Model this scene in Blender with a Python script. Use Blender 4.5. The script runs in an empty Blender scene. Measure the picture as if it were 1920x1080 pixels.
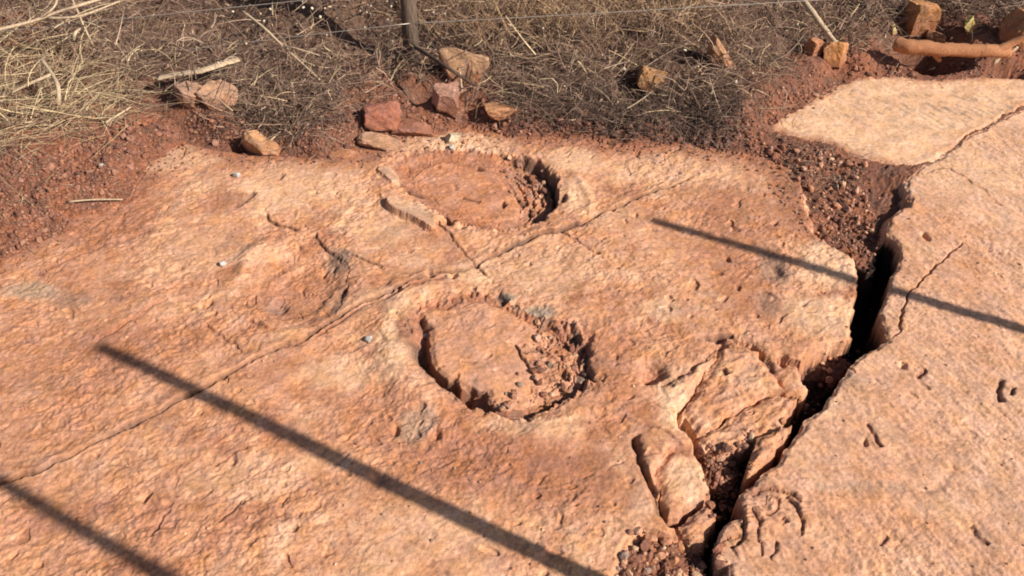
import bpy, math, random
import numpy as np

# ------------------------------------------------------------------ camera, world, sun, exposure
scene = bpy.context.scene
C = scene.collection
H = 1.6
PITCH = math.radians(41.0)
F = 1663.0                      # focal length in pixels of the 1920 wide photograph
cp, sp = math.cos(PITCH), math.sin(PITCH)

cam_d = bpy.data.cameras.new('camera')
cam_d.sensor_width = 36.0
cam_d.lens = 36.0 * F / 1920.0
cam_d.clip_start = 0.05
cam_d.clip_end = 2000.0
cam = bpy.data.objects.new('camera', cam_d)
cam.location = (0, 0, H)
cam.rotation_euler = (math.radians(90) - PITCH, 0, 0)
C.objects.link(cam)
scene.camera = cam

SUN_EL = math.radians(36.0)
SUN_AZ = math.radians(-28.3)            # direction on the ground from which the sun shines (x right, y away)
sdir = (math.cos(SUN_AZ) * math.cos(SUN_EL), math.sin(SUN_AZ) * math.cos(SUN_EL), math.sin(SUN_EL))

world = bpy.data.worlds.new('World')
scene.world = world
world.use_nodes = True
wn = world.node_tree
wn.nodes.clear()
sky_n = wn.nodes.new('ShaderNodeTexSky')
sky_n.sky_type = 'NISHITA'
sky_n.sun_disc = False
sky_n.sun_elevation = SUN_EL
sky_n.sun_rotation = math.radians(90) - SUN_AZ
sky_n.dust_density = 1.5
bg = wn.nodes.new('ShaderNodeBackground')
bg.inputs['Strength'].default_value = 0.055
wo = wn.nodes.new('ShaderNodeOutputWorld')
wn.links.new(sky_n.outputs[0], bg.inputs[0])
wn.links.new(bg.outputs[0], wo.inputs[0])

sun_d = bpy.data.lights.new('sun', 'SUN')
sun_d.energy = 4.6
sun_d.angle = math.radians(0.5)
sun_d.color = (1.0, 0.93, 0.82)
sun = bpy.data.objects.new('sun', sun_d)
from mathutils import Vector, Matrix
sun.rotation_euler = Vector(sdir).to_track_quat('Z', 'Y').to_euler()
sun.location = (6, -3, 6)
C.objects.link(sun)

vs = scene.view_settings
vs.view_transform = 'Standard'
vs.look = 'None'
vs.gamma = 1.0
vs.use_curve_mapping = False
vs.exposure = 0.62
scene.cycles.filter_width = 1.9

rng = np.random.default_rng(11)
random.seed(5)

# ------------------------------------------------------------------ helpers: noise, pixels -> ground, distances
_perm = rng.permutation(256).astype(np.int64)
_perm = np.concatenate([_perm, _perm, _perm])
_ang = rng.random(256) * 2 * np.pi
_gx, _gy = np.cos(_ang).astype(np.float32), np.sin(_ang).astype(np.float32)

def perlin(x, y, seed=0):
    x = x + seed * 17.31; y = y + seed * 9.77
    xi = np.floor(x); yi = np.floor(y)
    fx = (x - xi).astype(np.float32); fy = (y - yi).astype(np.float32)
    xi = xi.astype(np.int64) & 255; yi = yi.astype(np.int64) & 255
    u = fx * fx * fx * (fx * (fx * 6 - 15) + 10); v = fy * fy * fy * (fy * (fy * 6 - 15) + 10)
    def gr(ix, iy, dx, dy):
        h = _perm[_perm[ix] + iy]
        return _gx[h] * dx + _gy[h] * dy
    a = gr(xi, yi, fx, fy); b = gr((xi + 1) & 255, yi, fx - 1, fy)
    c = gr(xi, (yi + 1) & 255, fx, fy - 1); d = gr((xi + 1) & 255, (yi + 1) & 255, fx - 1, fy - 1)
    return 1.5 * ((a + u * (b - a)) * (1 - v) + (c + u * (d - c)) * v)

def fbm(x, y, wl, octs=3, seed=0, gain=0.5):
    s = 0; a = 1.0; t = 0
    for k in range(octs):
        s = s + a * perlin(x / wl, y / wl, seed + k * 3); t += a
        a *= gain; wl *= 0.5
    return s / t

def sstep(a, b, x):
    t = np.clip((x - a) / (b - a), 0, 1)
    return t * t * (3 - 2 * t)

def ray(px, py):
    x = (px - 960) / F; y = (540 - py) / F
    return np.array([x, cp + y * sp, -sp + y * cp])

def g(px, py, z=0.0):
    d = ray(px, py); t = (z - H) / d[2]
    return d[:2] * t

def G(pts):
    return np.array([g(*p) for p in pts])

def smooth(pts, n=4, closed=True):
    P = np.array(pts, float); m = len(P); out = []
    rngk = range(m) if closed else range(m - 1)
    for i in rngk:
        if closed: p0, p1, p2, p3 = P[i - 1], P[i], P[(i + 1) % m], P[(i + 2) % m]
        else: p0, p1, p2, p3 = P[max(i - 1, 0)], P[i], P[i + 1], P[min(i + 2, m - 1)]
        for k in range(n):
            t = k / n
            out.append(0.5 * ((2 * p1) + (-p0 + p2) * t + (2 * p0 - 5 * p1 + 4 * p2 - p3) * t * t + (-p0 + 3 * p1 - 3 * p2 + p3) * t ** 3))
    if not closed: out.append(P[-1])
    return np.array(out)

# ------------------------------------------------------------------ the terrain grid
def y_of_py(py):
    return g(960, py)[1]
py_rows = np.arange(1190, -125, -1.75)
y_in = np.array([y_of_py(p) for p in py_rows])
lo = y_in[0] - 0.05 * np.cumsum(1.35 ** np.arange(26)); hi = y_in[-1] + 0.06 * np.cumsum(1.32 ** np.arange(27))
YS = np.concatenate([lo[::-1], y_in, hi])
px_in = np.arange(-150, 2071, 1.95)
ex = 8 * np.cumsum(1.35 ** np.arange(27))
PXS = np.concatenate([(px_in[0] - ex)[::-1], px_in, px_in[-1] + ex])
def depth_of(y):
    return np.clip(y, y_in[0], 12.0) * cp + H * sp
NX, NY = len(PXS), len(YS)
gy = np.repeat(YS, NX)
gx = np.tile((PXS - 960) / F, NY) * depth_of(gy)
N = NX * NY

# irregular edges: all outlines are measured from slightly wandering positions
wx = gx + 0.010 * perlin(gx / 0.09, gy / 0.09, 1) + 0.006 * perlin(gx / 0.032, gy / 0.032, 2) + 0.0018 * perlin(gx / 0.013, gy / 0.013, 3)
wy = gy + 0.010 * perlin(gx / 0.09, gy / 0.09, 4) + 0.006 * perlin(gx / 0.032, gy / 0.032, 5) + 0.0018 * perlin(gx / 0.013, gy / 0.013, 6)

def near(P, pad):
    a = P.min(0) - pad; b = P.max(0) + pad
    return np.nonzero((wx > a[0]) & (wx < b[0]) & (wy > a[1]) & (wy < b[1]))[0]

def seg_d(X, Y, a, b):
    ab = b - a; L = max(ab @ ab, 1e-12)
    t = np.clip(((X - a[0]) * ab[0] + (Y - a[1]) * ab[1]) / L, 0, 1)
    return np.hypot(X - a[0] - t * ab[0], Y - a[1] - t * ab[1]), t

def sd_poly(P, pad=0.2, idx=None):
    """indices near the polygon and their signed distance (negative inside)"""
    if idx is None: idx = near(P, pad)
    X, Y = wx[idx], wy[idx]
    d = np.full(len(idx), 1e9); ins = np.zeros(len(idx), bool)
    for i in range(len(P)):
        a, b = P[i - 1], P[i]
        d = np.minimum(d, seg_d(X, Y, a, b)[0])
        c = (a[1] > Y) != (b[1] > Y)
        if a[1] != b[1]:
            ins ^= c & (X < (b[0] - a[0]) * (Y - a[1]) / (b[1] - a[1]) + a[0])
    return idx, np.where(ins, -d, d)

def d_line(P, pad=0.1):
    idx = near(P, pad); X, Y = wx[idx], wy[idx]
    d = np.full(len(idx), 1e9); s = np.zeros(len(idx)); side = np.zeros(len(idx)); acc = 0.0
    tot = sum(np.hypot(*(P[i + 1] - P[i])) for i in range(len(P) - 1))
    for i in range(len(P) - 1):
        L = np.hypot(*(P[i + 1] - P[i]))
        di, t = seg_d(X, Y, P[i], P[i + 1])
        m = di < d
        cr = (P[i + 1][0] - P[i][0]) * (Y - P[i][1]) - (P[i + 1][1] - P[i][1]) * (X - P[i][0])
        d = np.where(m, di, d); s = np.where(m, (acc + t * L) / tot, s); side = np.where(m, np.sign(cr), side)
        acc += L
    return idx, d, s, side

# ------------------------------------------------------------------ outlines traced on the ground
MAIN = G([(-2600, 1500), (-1500, 700), (-300, 580), (-60, 520), (30, 470), (110, 432), (135, 402), (238, 375), (270, 318), (345, 264), (400, 280),
          (455, 290), (540, 292), (600, 300), (650, 285), (680, 272), (745, 258), (800, 252), (850, 240), (880, 232), (930, 244), (960, 254),
          (1040, 256), (1100, 258), (1195, 274), (1240, 270), (1285, 262), (1330, 276), (1385, 284), (1440, 296), (1485, 312), (1505, 350),
          (1512, 400), (1520, 432), (1560, 462), (1598, 482), (1612, 520), (1605, 556), (1590, 600), (1595, 636), (1520, 658), (1500, 678),
          (1440, 664), (1420, 650), (1380, 636), (1342, 646), (1330, 680), (1314, 708), (1290, 740), (1268, 760), (1272, 798), (1303, 830),
          (1264, 830), (1240, 862), (1230, 880), (1230, 905), (1234, 935), (1244, 960), (1262, 986), (1264, 1000), (1200, 986), (1172, 1012),
          (1150, 1080), (1120, 1180), (1100, 1500)])
RIGHT = G([(3000, 160), (2200, 140), (2000, 178), (1920, 202), (1850, 238), (1800, 268), (1760, 297), (1724, 318), (1700, 338), (1697, 352), (1707, 372),
           (1700, 388), (1668, 410), (1660, 438), (1678, 456), (1690, 484), (1676, 504), (1666, 540), (1652, 590), (1654, 628), (1662, 642),
           (1630, 664), (1590, 686), (1571, 730), (1550, 747), (1517, 782), (1486, 824), (1456, 872), (1414, 913), (1386, 932), (1392, 960), (1362, 985),
           (1347, 1004), (1342, 1034), (1352, 1052), (1374, 1062), (1362, 1090), (1340, 1200), (1300, 1500), (2600, 1500)])
PALE = G([(1446, 246), (1440, 237), (1450, 226), (1474, 214), (1510, 196), (1544, 174), (1572, 158), (1606, 148), (1660, 144), (1760, 151), (1860, 142), (1930, 150), (2050, 120), (2300, 110), (2194, 136), (1998, 174), (1918, 198),
          (1848, 234), (1798, 264), (1757, 293), (1718, 314), (1690, 309), (1640, 303), (1600, 294), (1560, 270), (1480, 254)])
PLATES = [
    [(1281, 764), (1300, 744), (1321, 711), (1337, 682), (1349, 651), (1380, 642), (1418, 657), (1438, 690), (1470, 732), (1436, 733), (1400, 750), (1378, 768), (1354, 783), (1334, 786), (1320, 804), (1308, 806), (1296, 788)],
    [(1336, 791), (1357, 788), (1382, 773), (1402, 755), (1438, 739), (1496, 742), (1472, 786), (1440, 812), (1398, 827), (1372, 832), (1332, 830), (1312, 822), (1311, 810)],
    [(1444, 668), (1500, 684), (1520, 720), (1505, 736), (1476, 731), (1442, 688)],
    [(1410, 842), (1424, 824), (1484, 798), (1470, 822), (1443, 852), (1414, 886), (1402, 892), (1398, 886), (1411, 862)],
    [(1240, 870), (1262, 836), (1300, 850), (1324, 882), (1334, 918), (1300, 930), (1274, 948), (1254, 960), (1242, 940), (1237, 905)],
    [(1272, 972), (1296, 948), (1326, 930), (1340, 950), (1338, 976), (1328, 1000), (1292, 1010), (1274, 996)],
]
PLATES = [G(p) for p in PLATES]
BASIN1 = G(smooth([(742, 302), (800, 284), (870, 280), (950, 288), (1003, 302), (1040, 328), (1051, 355), (1040, 388), (1010, 414), (960, 428), (900, 428), (850, 413), (800, 387), (766, 362), (746, 330)], 2))
PLUG1 = G(smooth([(768, 325), (830, 300), (900, 312), (945, 338), (978, 372), (962, 402), (900, 408), (850, 392), (796, 360)], 2))
BASIN2 = G(smooth([(776, 588), (815, 568), (850, 562), (890, 552), (925, 556), (955, 572), (990, 588), (1040, 606), (1080, 610), (1098, 642), (1104, 690), (1098, 722), (1070, 748), (1012, 772), (960, 782), (915, 772), (878, 764),
                   (848, 738), (816, 716), (790, 690), (774, 655), (768, 620)], 2))
PLUG2 = G(smooth([(790, 590), (815, 577), (855, 574), (888, 564), (930, 574), (975, 596), (1020, 618), (1060, 634), (1076, 664), (1076, 704), (1050, 734), (1005, 754), (955, 762), (932, 756), (912, 732), (880, 724), (866, 722), (842, 708), (815, 684), (806, 648), (806, 620)], 2))
BASIN3 = G(smooth([(470, 560), (480, 500), (520, 468), (580, 458), (640, 478), (655, 530), (640, 580), (600, 615), (540, 625), (495, 605)], 2))
HOLE = G([(1604, 478), (1632, 498), (1648, 476), (1656, 446), (1692, 478), (1680, 506), (1668, 545), (1655, 595), (1658, 640), (1640, 648), (1594, 640), (1588, 600), (1604, 556), (1612, 520)])

# ------------------------------------------------------------------ soil level (scattered control heights)
ctl = [(1480, 300, -.005), (1560, 330, -.014), (1640, 316, .004), (1700, 326, -.002), (1560, 286, .006), (1500, 268, .012), (1620, 400, -.03), (1660, 350, -.034), (1690, 370, -.045), (1580, 440, -.04), (1640, 440, -.05), (1400, 290, .02), (1410, 215, .075), (1490, 160, .06),
       (1590, 126, .055), (1750, 120, .05), (1900, 126, .05), (300, 250, .05), (150, 350, .035), (30, 450, .02), (100, 250, .10), (50, 100, .15), (400, 200, .10),
       (600, 200, .08), (480, 265, .035), (700, 225, .05), (600, 50, .17), (1000, 200, .05), (1000, 100, .14), (1000, 0, .26), (1300, 200, .06), (1200, 240, .035), (1300, 100, .14), (1300, 0, .25),
       (1700, 50, .10), (1700, 0, .16), (1900, 20, .16), (0, 0, .25), (-300, 300, .15), (-200, 450, .05), (2200, 60, .12), (960, -120, .36), (0, -120, .36), (1900, -120, .3), (-400, 0, .3), (2300, 0, .2),
       (1560, 690, -.11), (1500, 770, -.13), (1450, 860, -.12), (1400, 820, -.08), (1350, 860, -.04), (1400, 900, -.10), (1360, 960, -.12), (1345, 1020, -.12), (1370, 930, -.1), (1250, 1040, -.02), (1180, 1060, -.012),
       (1320, 1040, -.035), (1290, 800, -.08), (1240, 945, -.05), (1210, 880, -.03), (1400, 745, -.04), (1550, 665, -.05), (1440, 690, -.02), (1350, 645, -.03), (1850, 238, -.010), (1780, 285, -.012), (2600, 300, 0.0), (0, 1500, -.05)]
cg = G([(c[0], c[1]) for c in ctl]); cz = np.array([c[2] for c in ctl])
num = np.zeros(N); den = np.zeros(N)
for (a, b), z in zip(cg, cz):
    w = 1.0 / ((gx - a) ** 2 + (gy - b) ** 2 + 0.0009) ** 1.7
    num += w * z; den += w
soil = num / den
far = sstep(5.0, 30.0, np.hypot(gx, gy))
soil = soil * (1 - far) + 0.25 * far + far * 0.6 * perlin(gx / 14, gy / 14, 70)
n_s1 = fbm(gx, gy, 0.11, 3, 20); n_s2 = fbm(gx, gy, 0.035, 2, 24)
soil_rough = 0.019 * n_s1 + 0.013 * np.abs(n_s2) + 0.0025 * perlin(gx / 0.009, gy / 0.009, 29)
for (qx, qy, r, dz) in ((1745, 66, .15, -.24), (1912, 112, .10, -.15), (705, 55, .16, -.05), (420, 60, .2, -.05), (1192, 148, .05, -.11), (450, 268, .035, -.10), (800, 185, .06, -.12), (688, 262, .035, -.08), (1590, 108, .05, -.05)):
    q = g(qx, qy, 0.08 if qy < 150 else 0.02)
    soil += dz * np.exp(-(((gx - q[0]) ** 2 + (gy - q[1]) ** 2) / r ** 2) ** 1.5)

# ------------------------------------------------------------------ rock relief
low = 0.012 * fbm(gx, gy, 0.9, 2, 40) + 0.006 * fbm(gx, gy, 0.28, 2, 44)
# grain along the bedding: coordinates turned with the long joint
q0, q1 = g(0, 905), g(1310, 325)
e = (q1 - q0) / np.hypot(*(q1 - q0))
ua, ub = gx * e[0] + gy * e[1], -gx * e[1] + gy * e[0]
q0, q1 = g(1600, 800), g(1850, 1020)
e2 = (q1 - q0) / np.hypot(*(q1 - q0))
va, vb = gx * e2[0] + gy * e2[1], -gx * e2[1] + gy * e2[0]
mod = 0.38 + 0.75 * sstep(-0.4, 0.45, fbm(gx, gy, 0.26, 3, 50))
r60 = fbm(ua, ub * 1.6, 0.075, 2, 52)
wqx, wqy = gx + 0.008 * perlin(gx / 0.05, gy / 0.05, 151), gy + 0.008 * perlin(gx / 0.05, gy / 0.05, 152)
r25 = perlin(wqx / 0.030, wqy / 0.027, 54); r12 = perlin(wqx / 0.014, wqy / 0.0125, 56); r6 = perlin(gx / 0.0072, gy / 0.0066, 57)
main_relief = mod * (0.0028 * r60 + 0.0028 * r25 + 0.0021 * r12 + 0.0010 * r6)
pitn = perlin(wqx / 0.04, wqy / 0.032, 58)
main_relief -= 0.006 * sstep(0.40, 0.62, pitn) * sstep(-0.3, 0.4, perlin(gx / 0.3, gy / 0.3, 59))
s60 = fbm(va, vb * 2.0, 0.11, 2, 60); s25 = perlin(va / 0.05, vb / 0.018, 62); s12 = perlin(va / 0.02, vb / 0.010, 64)
right_relief = (0.55 + 0.5 * sstep(-0.3, 0.5, fbm(gx, gy, 0.4, 2, 66))) * (0.0045 * s60 + 0.0024 * s25 + 0.0016 * s12 + 0.0012 * r12 + 0.0008 * r6)
right_relief -= 0.007 * 0.6 * sstep(0.56, 0.8, perlin(va / 0.06, vb / 0.022, 68)) * sstep(0.0, 0.4, perlin(gx / 0.35, gy / 0.35, 69))
pale_relief = 0.004 * fbm(gx, gy, 0.15, 2, 71) + 0.0016 * perlin(wqx / 0.035, wqy / 0.03, 73) + 0.0007 * r12

z = soil + soil_rough
reg = np.zeros(N, np.int8)
edge = np.full(N, 1.0)               # distance inside the nearest slab edge
sd_all = np.full(N, 1.0)             # distance outside every slab
slab_z = np.zeros(N)
wall_d = np.full(N, 1.0); wall_z = np.zeros(N); wall_r = np.zeros(N, np.int8)

def put_slab(rid, P, top, rnd=0.006, rw=0.014, full=False):
    idx, sd = sd_poly(P, 0.25, np.arange(N) if full else None)
    sd_all[idx] = np.minimum(sd_all[idx], sd)
    m = sd < 0
    ii = idx[m]; dd = -sd[m]
    m2 = (sd >= 0) & (sd < 0.02) & (reg[idx] == 0) & (sd < wall_d[idx])
    wall_d[idx[m2]] = sd[m2]; wall_r[idx[m2]] = rid; wall_z[idx[m2]] = top[idx[m2]] - rnd
    reg[ii] = rid
    edge[ii] = dd
    slab_z[ii] = top[ii] - rnd * (1 - sstep(0, rw, dd)) ** 1.5

main_top = low + main_relief
right_top = low * 0.8 + right_relief + 0.004
put_slab(1, MAIN, main_top, full=True)
put_slab(2, RIGHT, right_top, full=True)
put_slab(3, PALE, low * 0.4 + pale_relief + 0.002)
tilts = [(0.05, 0.02, -.008), (0.05, -0.05, -.014), (0.05, 0.08, -.016), (0.05, 0.0, .010), (0.03, 0.03, -.012), (0.04, -0.04, -.016)]
for k, P in enumerate(PLATES):
    c = P.mean(0); tx, ty, dz = tilts[k]
    fold = 0.004 * fbm(gx, gy * 2.5, 0.09, 2, 80 + k)
    put_slab(4 + k, P, main_top * 0.9 + dz + (gx - c[0]) * tx + (gy - c[1]) * ty + fold, 0.007, 0.02)

# soil: negative at once beyond an edge, positive only building up away from it
pos = np.where(soil > 0, (soil + soil_rough) * sstep(0.0, 0.10, sd_all) + (1 - sstep(0, 0.10, sd_all)) * (soil_rough * 0.5 - 0.002), soil + soil_rough)
z = np.where(reg == 0, pos, slab_z)
# broken edge faces: the rock steps down over a centimetre or two
_ci, _cd, _cs, _cc = d_line(G([(1652, 642), (1600, 682), (1556, 722), (1512, 764), (1472, 818), (1442, 868), (1398, 916), (1366, 958), (1344, 1008)]), .2)
wsc = np.ones(N); wsc[_ci] = 0.3 + 0.7 * sstep(0.10, 0.19, _cd)
wfrac = wall_d / wsc / (0.009 + 0.011 * sstep(-0.4, 0.5, perlin(gx / 0.05, gy / 0.05, 180)))
_hi, _hs = sd_poly(HOLE, 0.03); inhole = np.zeros(N, bool); inhole[_hi[_hs < 0.0]] = True
wall = (reg == 0) & ~inhole & (wall_d < 0.02) & (wfrac < 1) & (pos < wall_z - 0.004)
kk = np.nonzero(wall)[0]
f_ = np.clip(wfrac[kk] + 0.25 * perlin(gx[kk] / 0.012, gy[kk] / 0.012, 181), 0, 1)
z[kk] = wall_z[kk] + (pos[kk] - wall_z[kk]) * (0.55 * f_ + 0.45 * f_ ** 2)

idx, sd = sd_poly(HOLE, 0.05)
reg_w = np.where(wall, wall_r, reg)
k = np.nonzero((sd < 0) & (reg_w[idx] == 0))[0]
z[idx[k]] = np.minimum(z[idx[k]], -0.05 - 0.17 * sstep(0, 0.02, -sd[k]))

reg = reg_w
rock = reg > 0
onmain = reg == 1

# ---- base colour of every place (what the rock or soil is made of)
TAN = np.array([0.53, 0.260, 0.147]); RED = np.array([0.36, 0.155, 0.088]); PALE_C = np.array([0.65, 0.395, 0.245]); PINK = np.array([0.58, 0.33, 0.212]); GREY = np.array([0.30, 0.235, 0.175])
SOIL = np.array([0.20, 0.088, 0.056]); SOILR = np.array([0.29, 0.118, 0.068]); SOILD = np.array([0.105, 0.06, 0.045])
def mix(a, b, t):
    return a + (b - a) * t[:, None]
c1 = fbm(gx, gy, 0.45, 3, 90); c2 = fbm(ua, ub * 1.5, 0.12, 3, 94); c3 = fbm(gx, gy, 0.04, 2, 98)
col = np.repeat(SOIL[None], N, 0)
col = mix(col, np.repeat(SOILR[None], N, 0), sstep(-0.1, 0.5, fbm(gx, gy, 0.25, 2, 100)))
col = mix(col, np.repeat(SOILD[None], N, 0), 0.6 * sstep(0.0, 0.5, fbm(gx, gy, 0.09, 2, 103)))
rc = np.repeat(TAN[None], N, 0)
rc = mix(rc, np.repeat(RED[None], N, 0), 0.8 * sstep(-0.05, 0.5, c1 * 0.6 + c2 * 0.6 + 0.25 * c3))
rc = mix(rc, np.repeat(PALE_C[None], N, 0), 0.52 * sstep(-0.05, 0.5, -c1 * 0.6 - c2 * 0.55 + c3 * 0.3))
spk = perlin(wqx / 0.02, wqy / 0.018, 205)
rc = mix(rc, np.repeat(np.array([[0.27, 0.12, 0.075]]), N, 0), 0.45 * sstep(0.38, 0.66, spk + 0.4 * c2))
rr = np.repeat(PINK[None], N, 0)
rr = mix(rr, np.repeat(TAN[None], N, 0), 0.7 * sstep(-0.3, 0.4, c1))
rr = mix(rr, np.repeat(np.array([[0.36, 0.19, 0.13]]), N, 0), 0.5 * sstep(0.38, 0.62, spk + 0.2 * c3))
rr = mix(rr, np.repeat(PALE_C[None], N, 0), 0.45 * sstep(0.0, 0.5, fbm(va, vb * 2, 0.2, 3, 110)))
pc = np.repeat(PALE_C[None], N, 0)
pc = mix(pc, np.repeat(TAN[None], N, 0), 0.5 * sstep(0.0, 0.5, fbm(gx, gy, 0.3, 3, 114)))
col = np.where((reg == 1)[:, None] | (reg >= 4)[:, None], rc, col)
col = np.where((reg == 2)[:, None], rr, col)
col = np.where((reg == 3)[:, None], pc, col)

def blob(px, py, rx, ry, c, amt, rot=0.0, only_rock=True):
    """a stain with a soft uneven edge"""
    a = g(px, py); b = g(px + rx, py); d = g(px, py - ry)
    rxm, rym = abs(b[0] - a[0]), abs(d[1] - a[1])
    X, Y = gx - a[0], gy - a[1]
    X, Y = X * math.cos(rot) + Y * math.sin(rot), -X * math.sin(rot) + Y * math.cos(rot)
    r = np.hypot(X / rxm, Y / rym) + 0.35 * c2 + 0.3 * c3
    t = amt * (1 - sstep(0.45, 1.15, r))
    if only_rock: t = t * rock
    global col
    col = mix(col, np.repeat(np.array(c)[None], N, 0), t)

SMUDGE = np.array([0.24, 0.15, 0.11])
dust = (reg == 1) * (gy > g(0, 560)[1]) * (1 - sstep(0.0, 0.13, edge + 0.12 * c1 + 0.09 * c2 + 0.04 * c3)) 
col = mix(col, np.repeat(SOILR[None], N, 0), 0.8 * dust)
col = mix(col, np.repeat(SOILR[None] * 1.2, N, 0), 0.7 * (reg == 3) * (1 - sstep(0.0, 0.045, edge + 0.02 * c2 + .015 * c3)))
for s in ((330, 300, 90, 26, PALE_C, .6), (560, 350, 160, 50, PALE_C, .5), (1250, 320, 160, 40, PALE_C, .5), (700, 420, 100, 40, PALE_C, .5), (330, 470, 120, 60, PALE_C, .35), (740, 640, 40, 90, PALE_C, .8), (720, 560, 60, 30, PALE_C, .5), (470, 480, 60, 35, PALE_C, .45), (1810, 320, 150, 50, PALE_C, .6), (850, 270, 120, 25, PALE_C, .8), (1070, 300, 60, 30, PALE_C, .7), (1260, 750, 36, 60, PALE_C, .95),
          (1560, 500, 70, 50, PALE_C, .9), (1540, 590, 90, 50, PALE_C, .8), (1545, 765, 26, 30, PALE_C, .9), (1600, 720, 30, 26, GREY, .25), (1290, 890, 50, 50, PALE_C, .8), (1760, 215, 200, 60, PALE_C, .5), (1000, 500, 160, 60, PALE_C, .45), (1240, 580, 40, 30, PALE_C, .7),
          (900, 860, 190, 80, RED, .9), (1060, 900, 130, 70, RED, .8), (700, 770, 90, 50, RED, .5), (1150, 720, 60, 50, RED, .6), (640, 700, 70, 40, PALE_C, .5), (880, 520, 60, 16, PALE_C, .6), (1000, 800, 120, 24, PALE_C, .55), (480, 900, 140, 60, PALE_C, .4), (1080, 370, 40, 40, PALE_C, .6), (830, 320, 110, 40, RED, .7), (540, 560, 90, 60, RED, .6), (1400, 540, 70, 110, RED, .6), (1380, 400, 90, 60, RED, .6), (200, 410, 110, 60, RED, .7), (420, 380, 60, 25, RED, .7),
          (60, 720, 200, 160, RED, .5), (260, 650, 120, 50, RED, .6), (780, 800, 40, 35, GREY, .5), (635, 490, 30, 24, SMUDGE, .9), (640, 560, 14, 40, SMUDGE, .5), (960, 320, 60, 26, SMUDGE, .45), (1450, 500, 34, 40, SMUDGE, .75), (1440, 570, 22, 40, SMUDGE, .5),
          (1150, 640, 70, 40, RED, .6), (515, 572, 26, 18, SMUDGE, .6), (60, 545, 60, 22, GREY, .6), (140, 560, 50, 18, SMUDGE, .5), (1000, 590, 50, 16, GREY, .8), (945, 560, 22, 12, GREY, .9), (765, 620, 26, 40, SOIL, .85), (1640, 915, 120, 14, GREY, .25)):
    blob(*s)
# the pale slab seen from the photograph carries dark lichen flecks near its middle
fl = sstep(0.15, 0.4, perlin(va / 0.05, vb / 0.016, 120)) * (reg == 3)
qq = g(1770, 205); fl = fl * np.exp(-((gx - qq[0]) ** 2 / 0.14 + (gy - qq[1]) ** 2 / 0.02))
col = mix(col, np.repeat(GREY[None] * 0.8, N, 0), 0.8 * fl)

# the soil under the brush is dark with old plant litter
LIT = G([(-260, 60), (150, 120), (240, 180), (330, 190), (430, 240), (560, 265), (650, 215), (700, 160), (790, 175), (850, 165), (950, 215), (1100, 245), (1230, 262), (1360, 275), (1400, 200), (1480, 140), (1560, 105), (1690, 70), (1920, 60), (2300, 30), (2300, -260), (-260, -260)])
idx, sd = sd_poly(LIT, 0.15)
t = np.zeros(N); t[idx] = (1 - sstep(-0.08, 0.06, sd + 0.10 * c2[idx])) * (reg[idx] == 0)
t = np.maximum(t, (gy > 4.4) * (reg == 0) * 0.9)
col = mix(col, np.repeat(np.array([[0.125, 0.078, 0.055]]), N, 0), 0.85 * t)

# ---- joints, cracks and gouges in the rock
def groove(pts, depth, width, step=0.0, stepw=0.06, varying=0.6, colr=None, n=3):
    P = G(smooth(pts, n, False))
    idx, d, s, side = d_line(P, max(0.08, stepw + 0.02))
    ok = rock[idx]
    idx, d, s, side = idx[ok], d[ok], s[ok], side[ok]
    v = 1 - varying * sstep(-0.3, 0.4, perlin(s * 9 + depth * 900, s * 0 + 0.5, 7))
    v = v * sstep(0, 0.04, s) * sstep(0, 0.04, 1 - s)
    p = np.exp(-(d / width) ** 2)
    z[idx] -= depth * v * p
    if step: z[idx] += step * v * np.where(side > 0, 1, 0) * (1 - sstep(0.0, stepw, d))
    if colr is not None:
        t = 0.75 * v * np.exp(-(d / (width * 1.6)) ** 2)
        col[idx] = col[idx] + (np.array(colr) - col[idx]) * t[:, None]

FAULT = [(-200, 985), (0, 905), (110, 865), (240, 800), (360, 742), (420, 708), (500, 668), (570, 641), (610, 610), (660, 582), (740, 545), (800, 520), (850, 508), (890, 495), (940, 470), (1010, 440), (1058, 430), (1085, 417), (1150, 390), (1230, 355), (1312, 324)]
groove(FAULT, 0.020, 0.0048, 0.006, 0.05, 0.25, SOILD * .8, 2)
groove([(590, 638), (660, 592), (740, 556), (800, 530), (840, 520)], 0.009, 0.008, 0, 0.05, 0.3, SOILR)
groove([(570, 642), (610, 612), (640, 596)], 0.012, 0.004, 0, 0.05, 0.2, SOILD)
groove([(940, 470), (980, 452), (1015, 440)], 0.009, 0.004, 0, 0.05, 0.2, SOILD)
groove([(1050, 434), (1065, 428), (1090, 416)], 0.014, 0.006, 0, 0.05, 0.1, SOILD)
groove([(1055, 434), (1080, 452), (1118, 474)], 0.006, 0.003, 0, 0.05, 0.4, SOIL)
groove([(820, 415), (850, 452), (890, 497), (915, 520)], 0.006, 0.0035, 0.004, 0.03, 0.5, SOIL)
groove([(496, 400), (510, 414), (535, 424), (562, 432)], 0.013, 0.0045, 0, 0.05, 0.1, SOILD)
groove([(588, 442), (605, 455), (622, 474), (640, 490)], 0.011, 0.0045, 0, 0.05, 0.2, SOILD)
groove([(655, 478), (672, 486), (700, 496), (722, 504)], 0.010, 0.0035, 0, 0.05, 0.2, SOILD)
groove([(470, 608), (500, 618), (542, 628)], 0.011, 0.006, 0, 0.05, 0.2, SOIL)
groove([(392, 610), (420, 640), (450, 668)], 0.007, 0.003, 0, 0.05, 0.4, SOIL)
groove([(460, 576), (478, 580)], 0.01, 0.006, 0, 0.05, 0.0, SOILD)
groove([(640, 560), (648, 540)], 0.012, 0.006, 0, 0.05, 0.0, SOILD)
groove([(440, 385), (452, 382), (478, 362)], 0.014, 0.008, 0, 0.05, 0.0, SOILD)
groove([(340, 262), (348, 285), (332, 300)], 0.008, 0.004, 0, 0.05, 0.3, SOIL)
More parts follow.
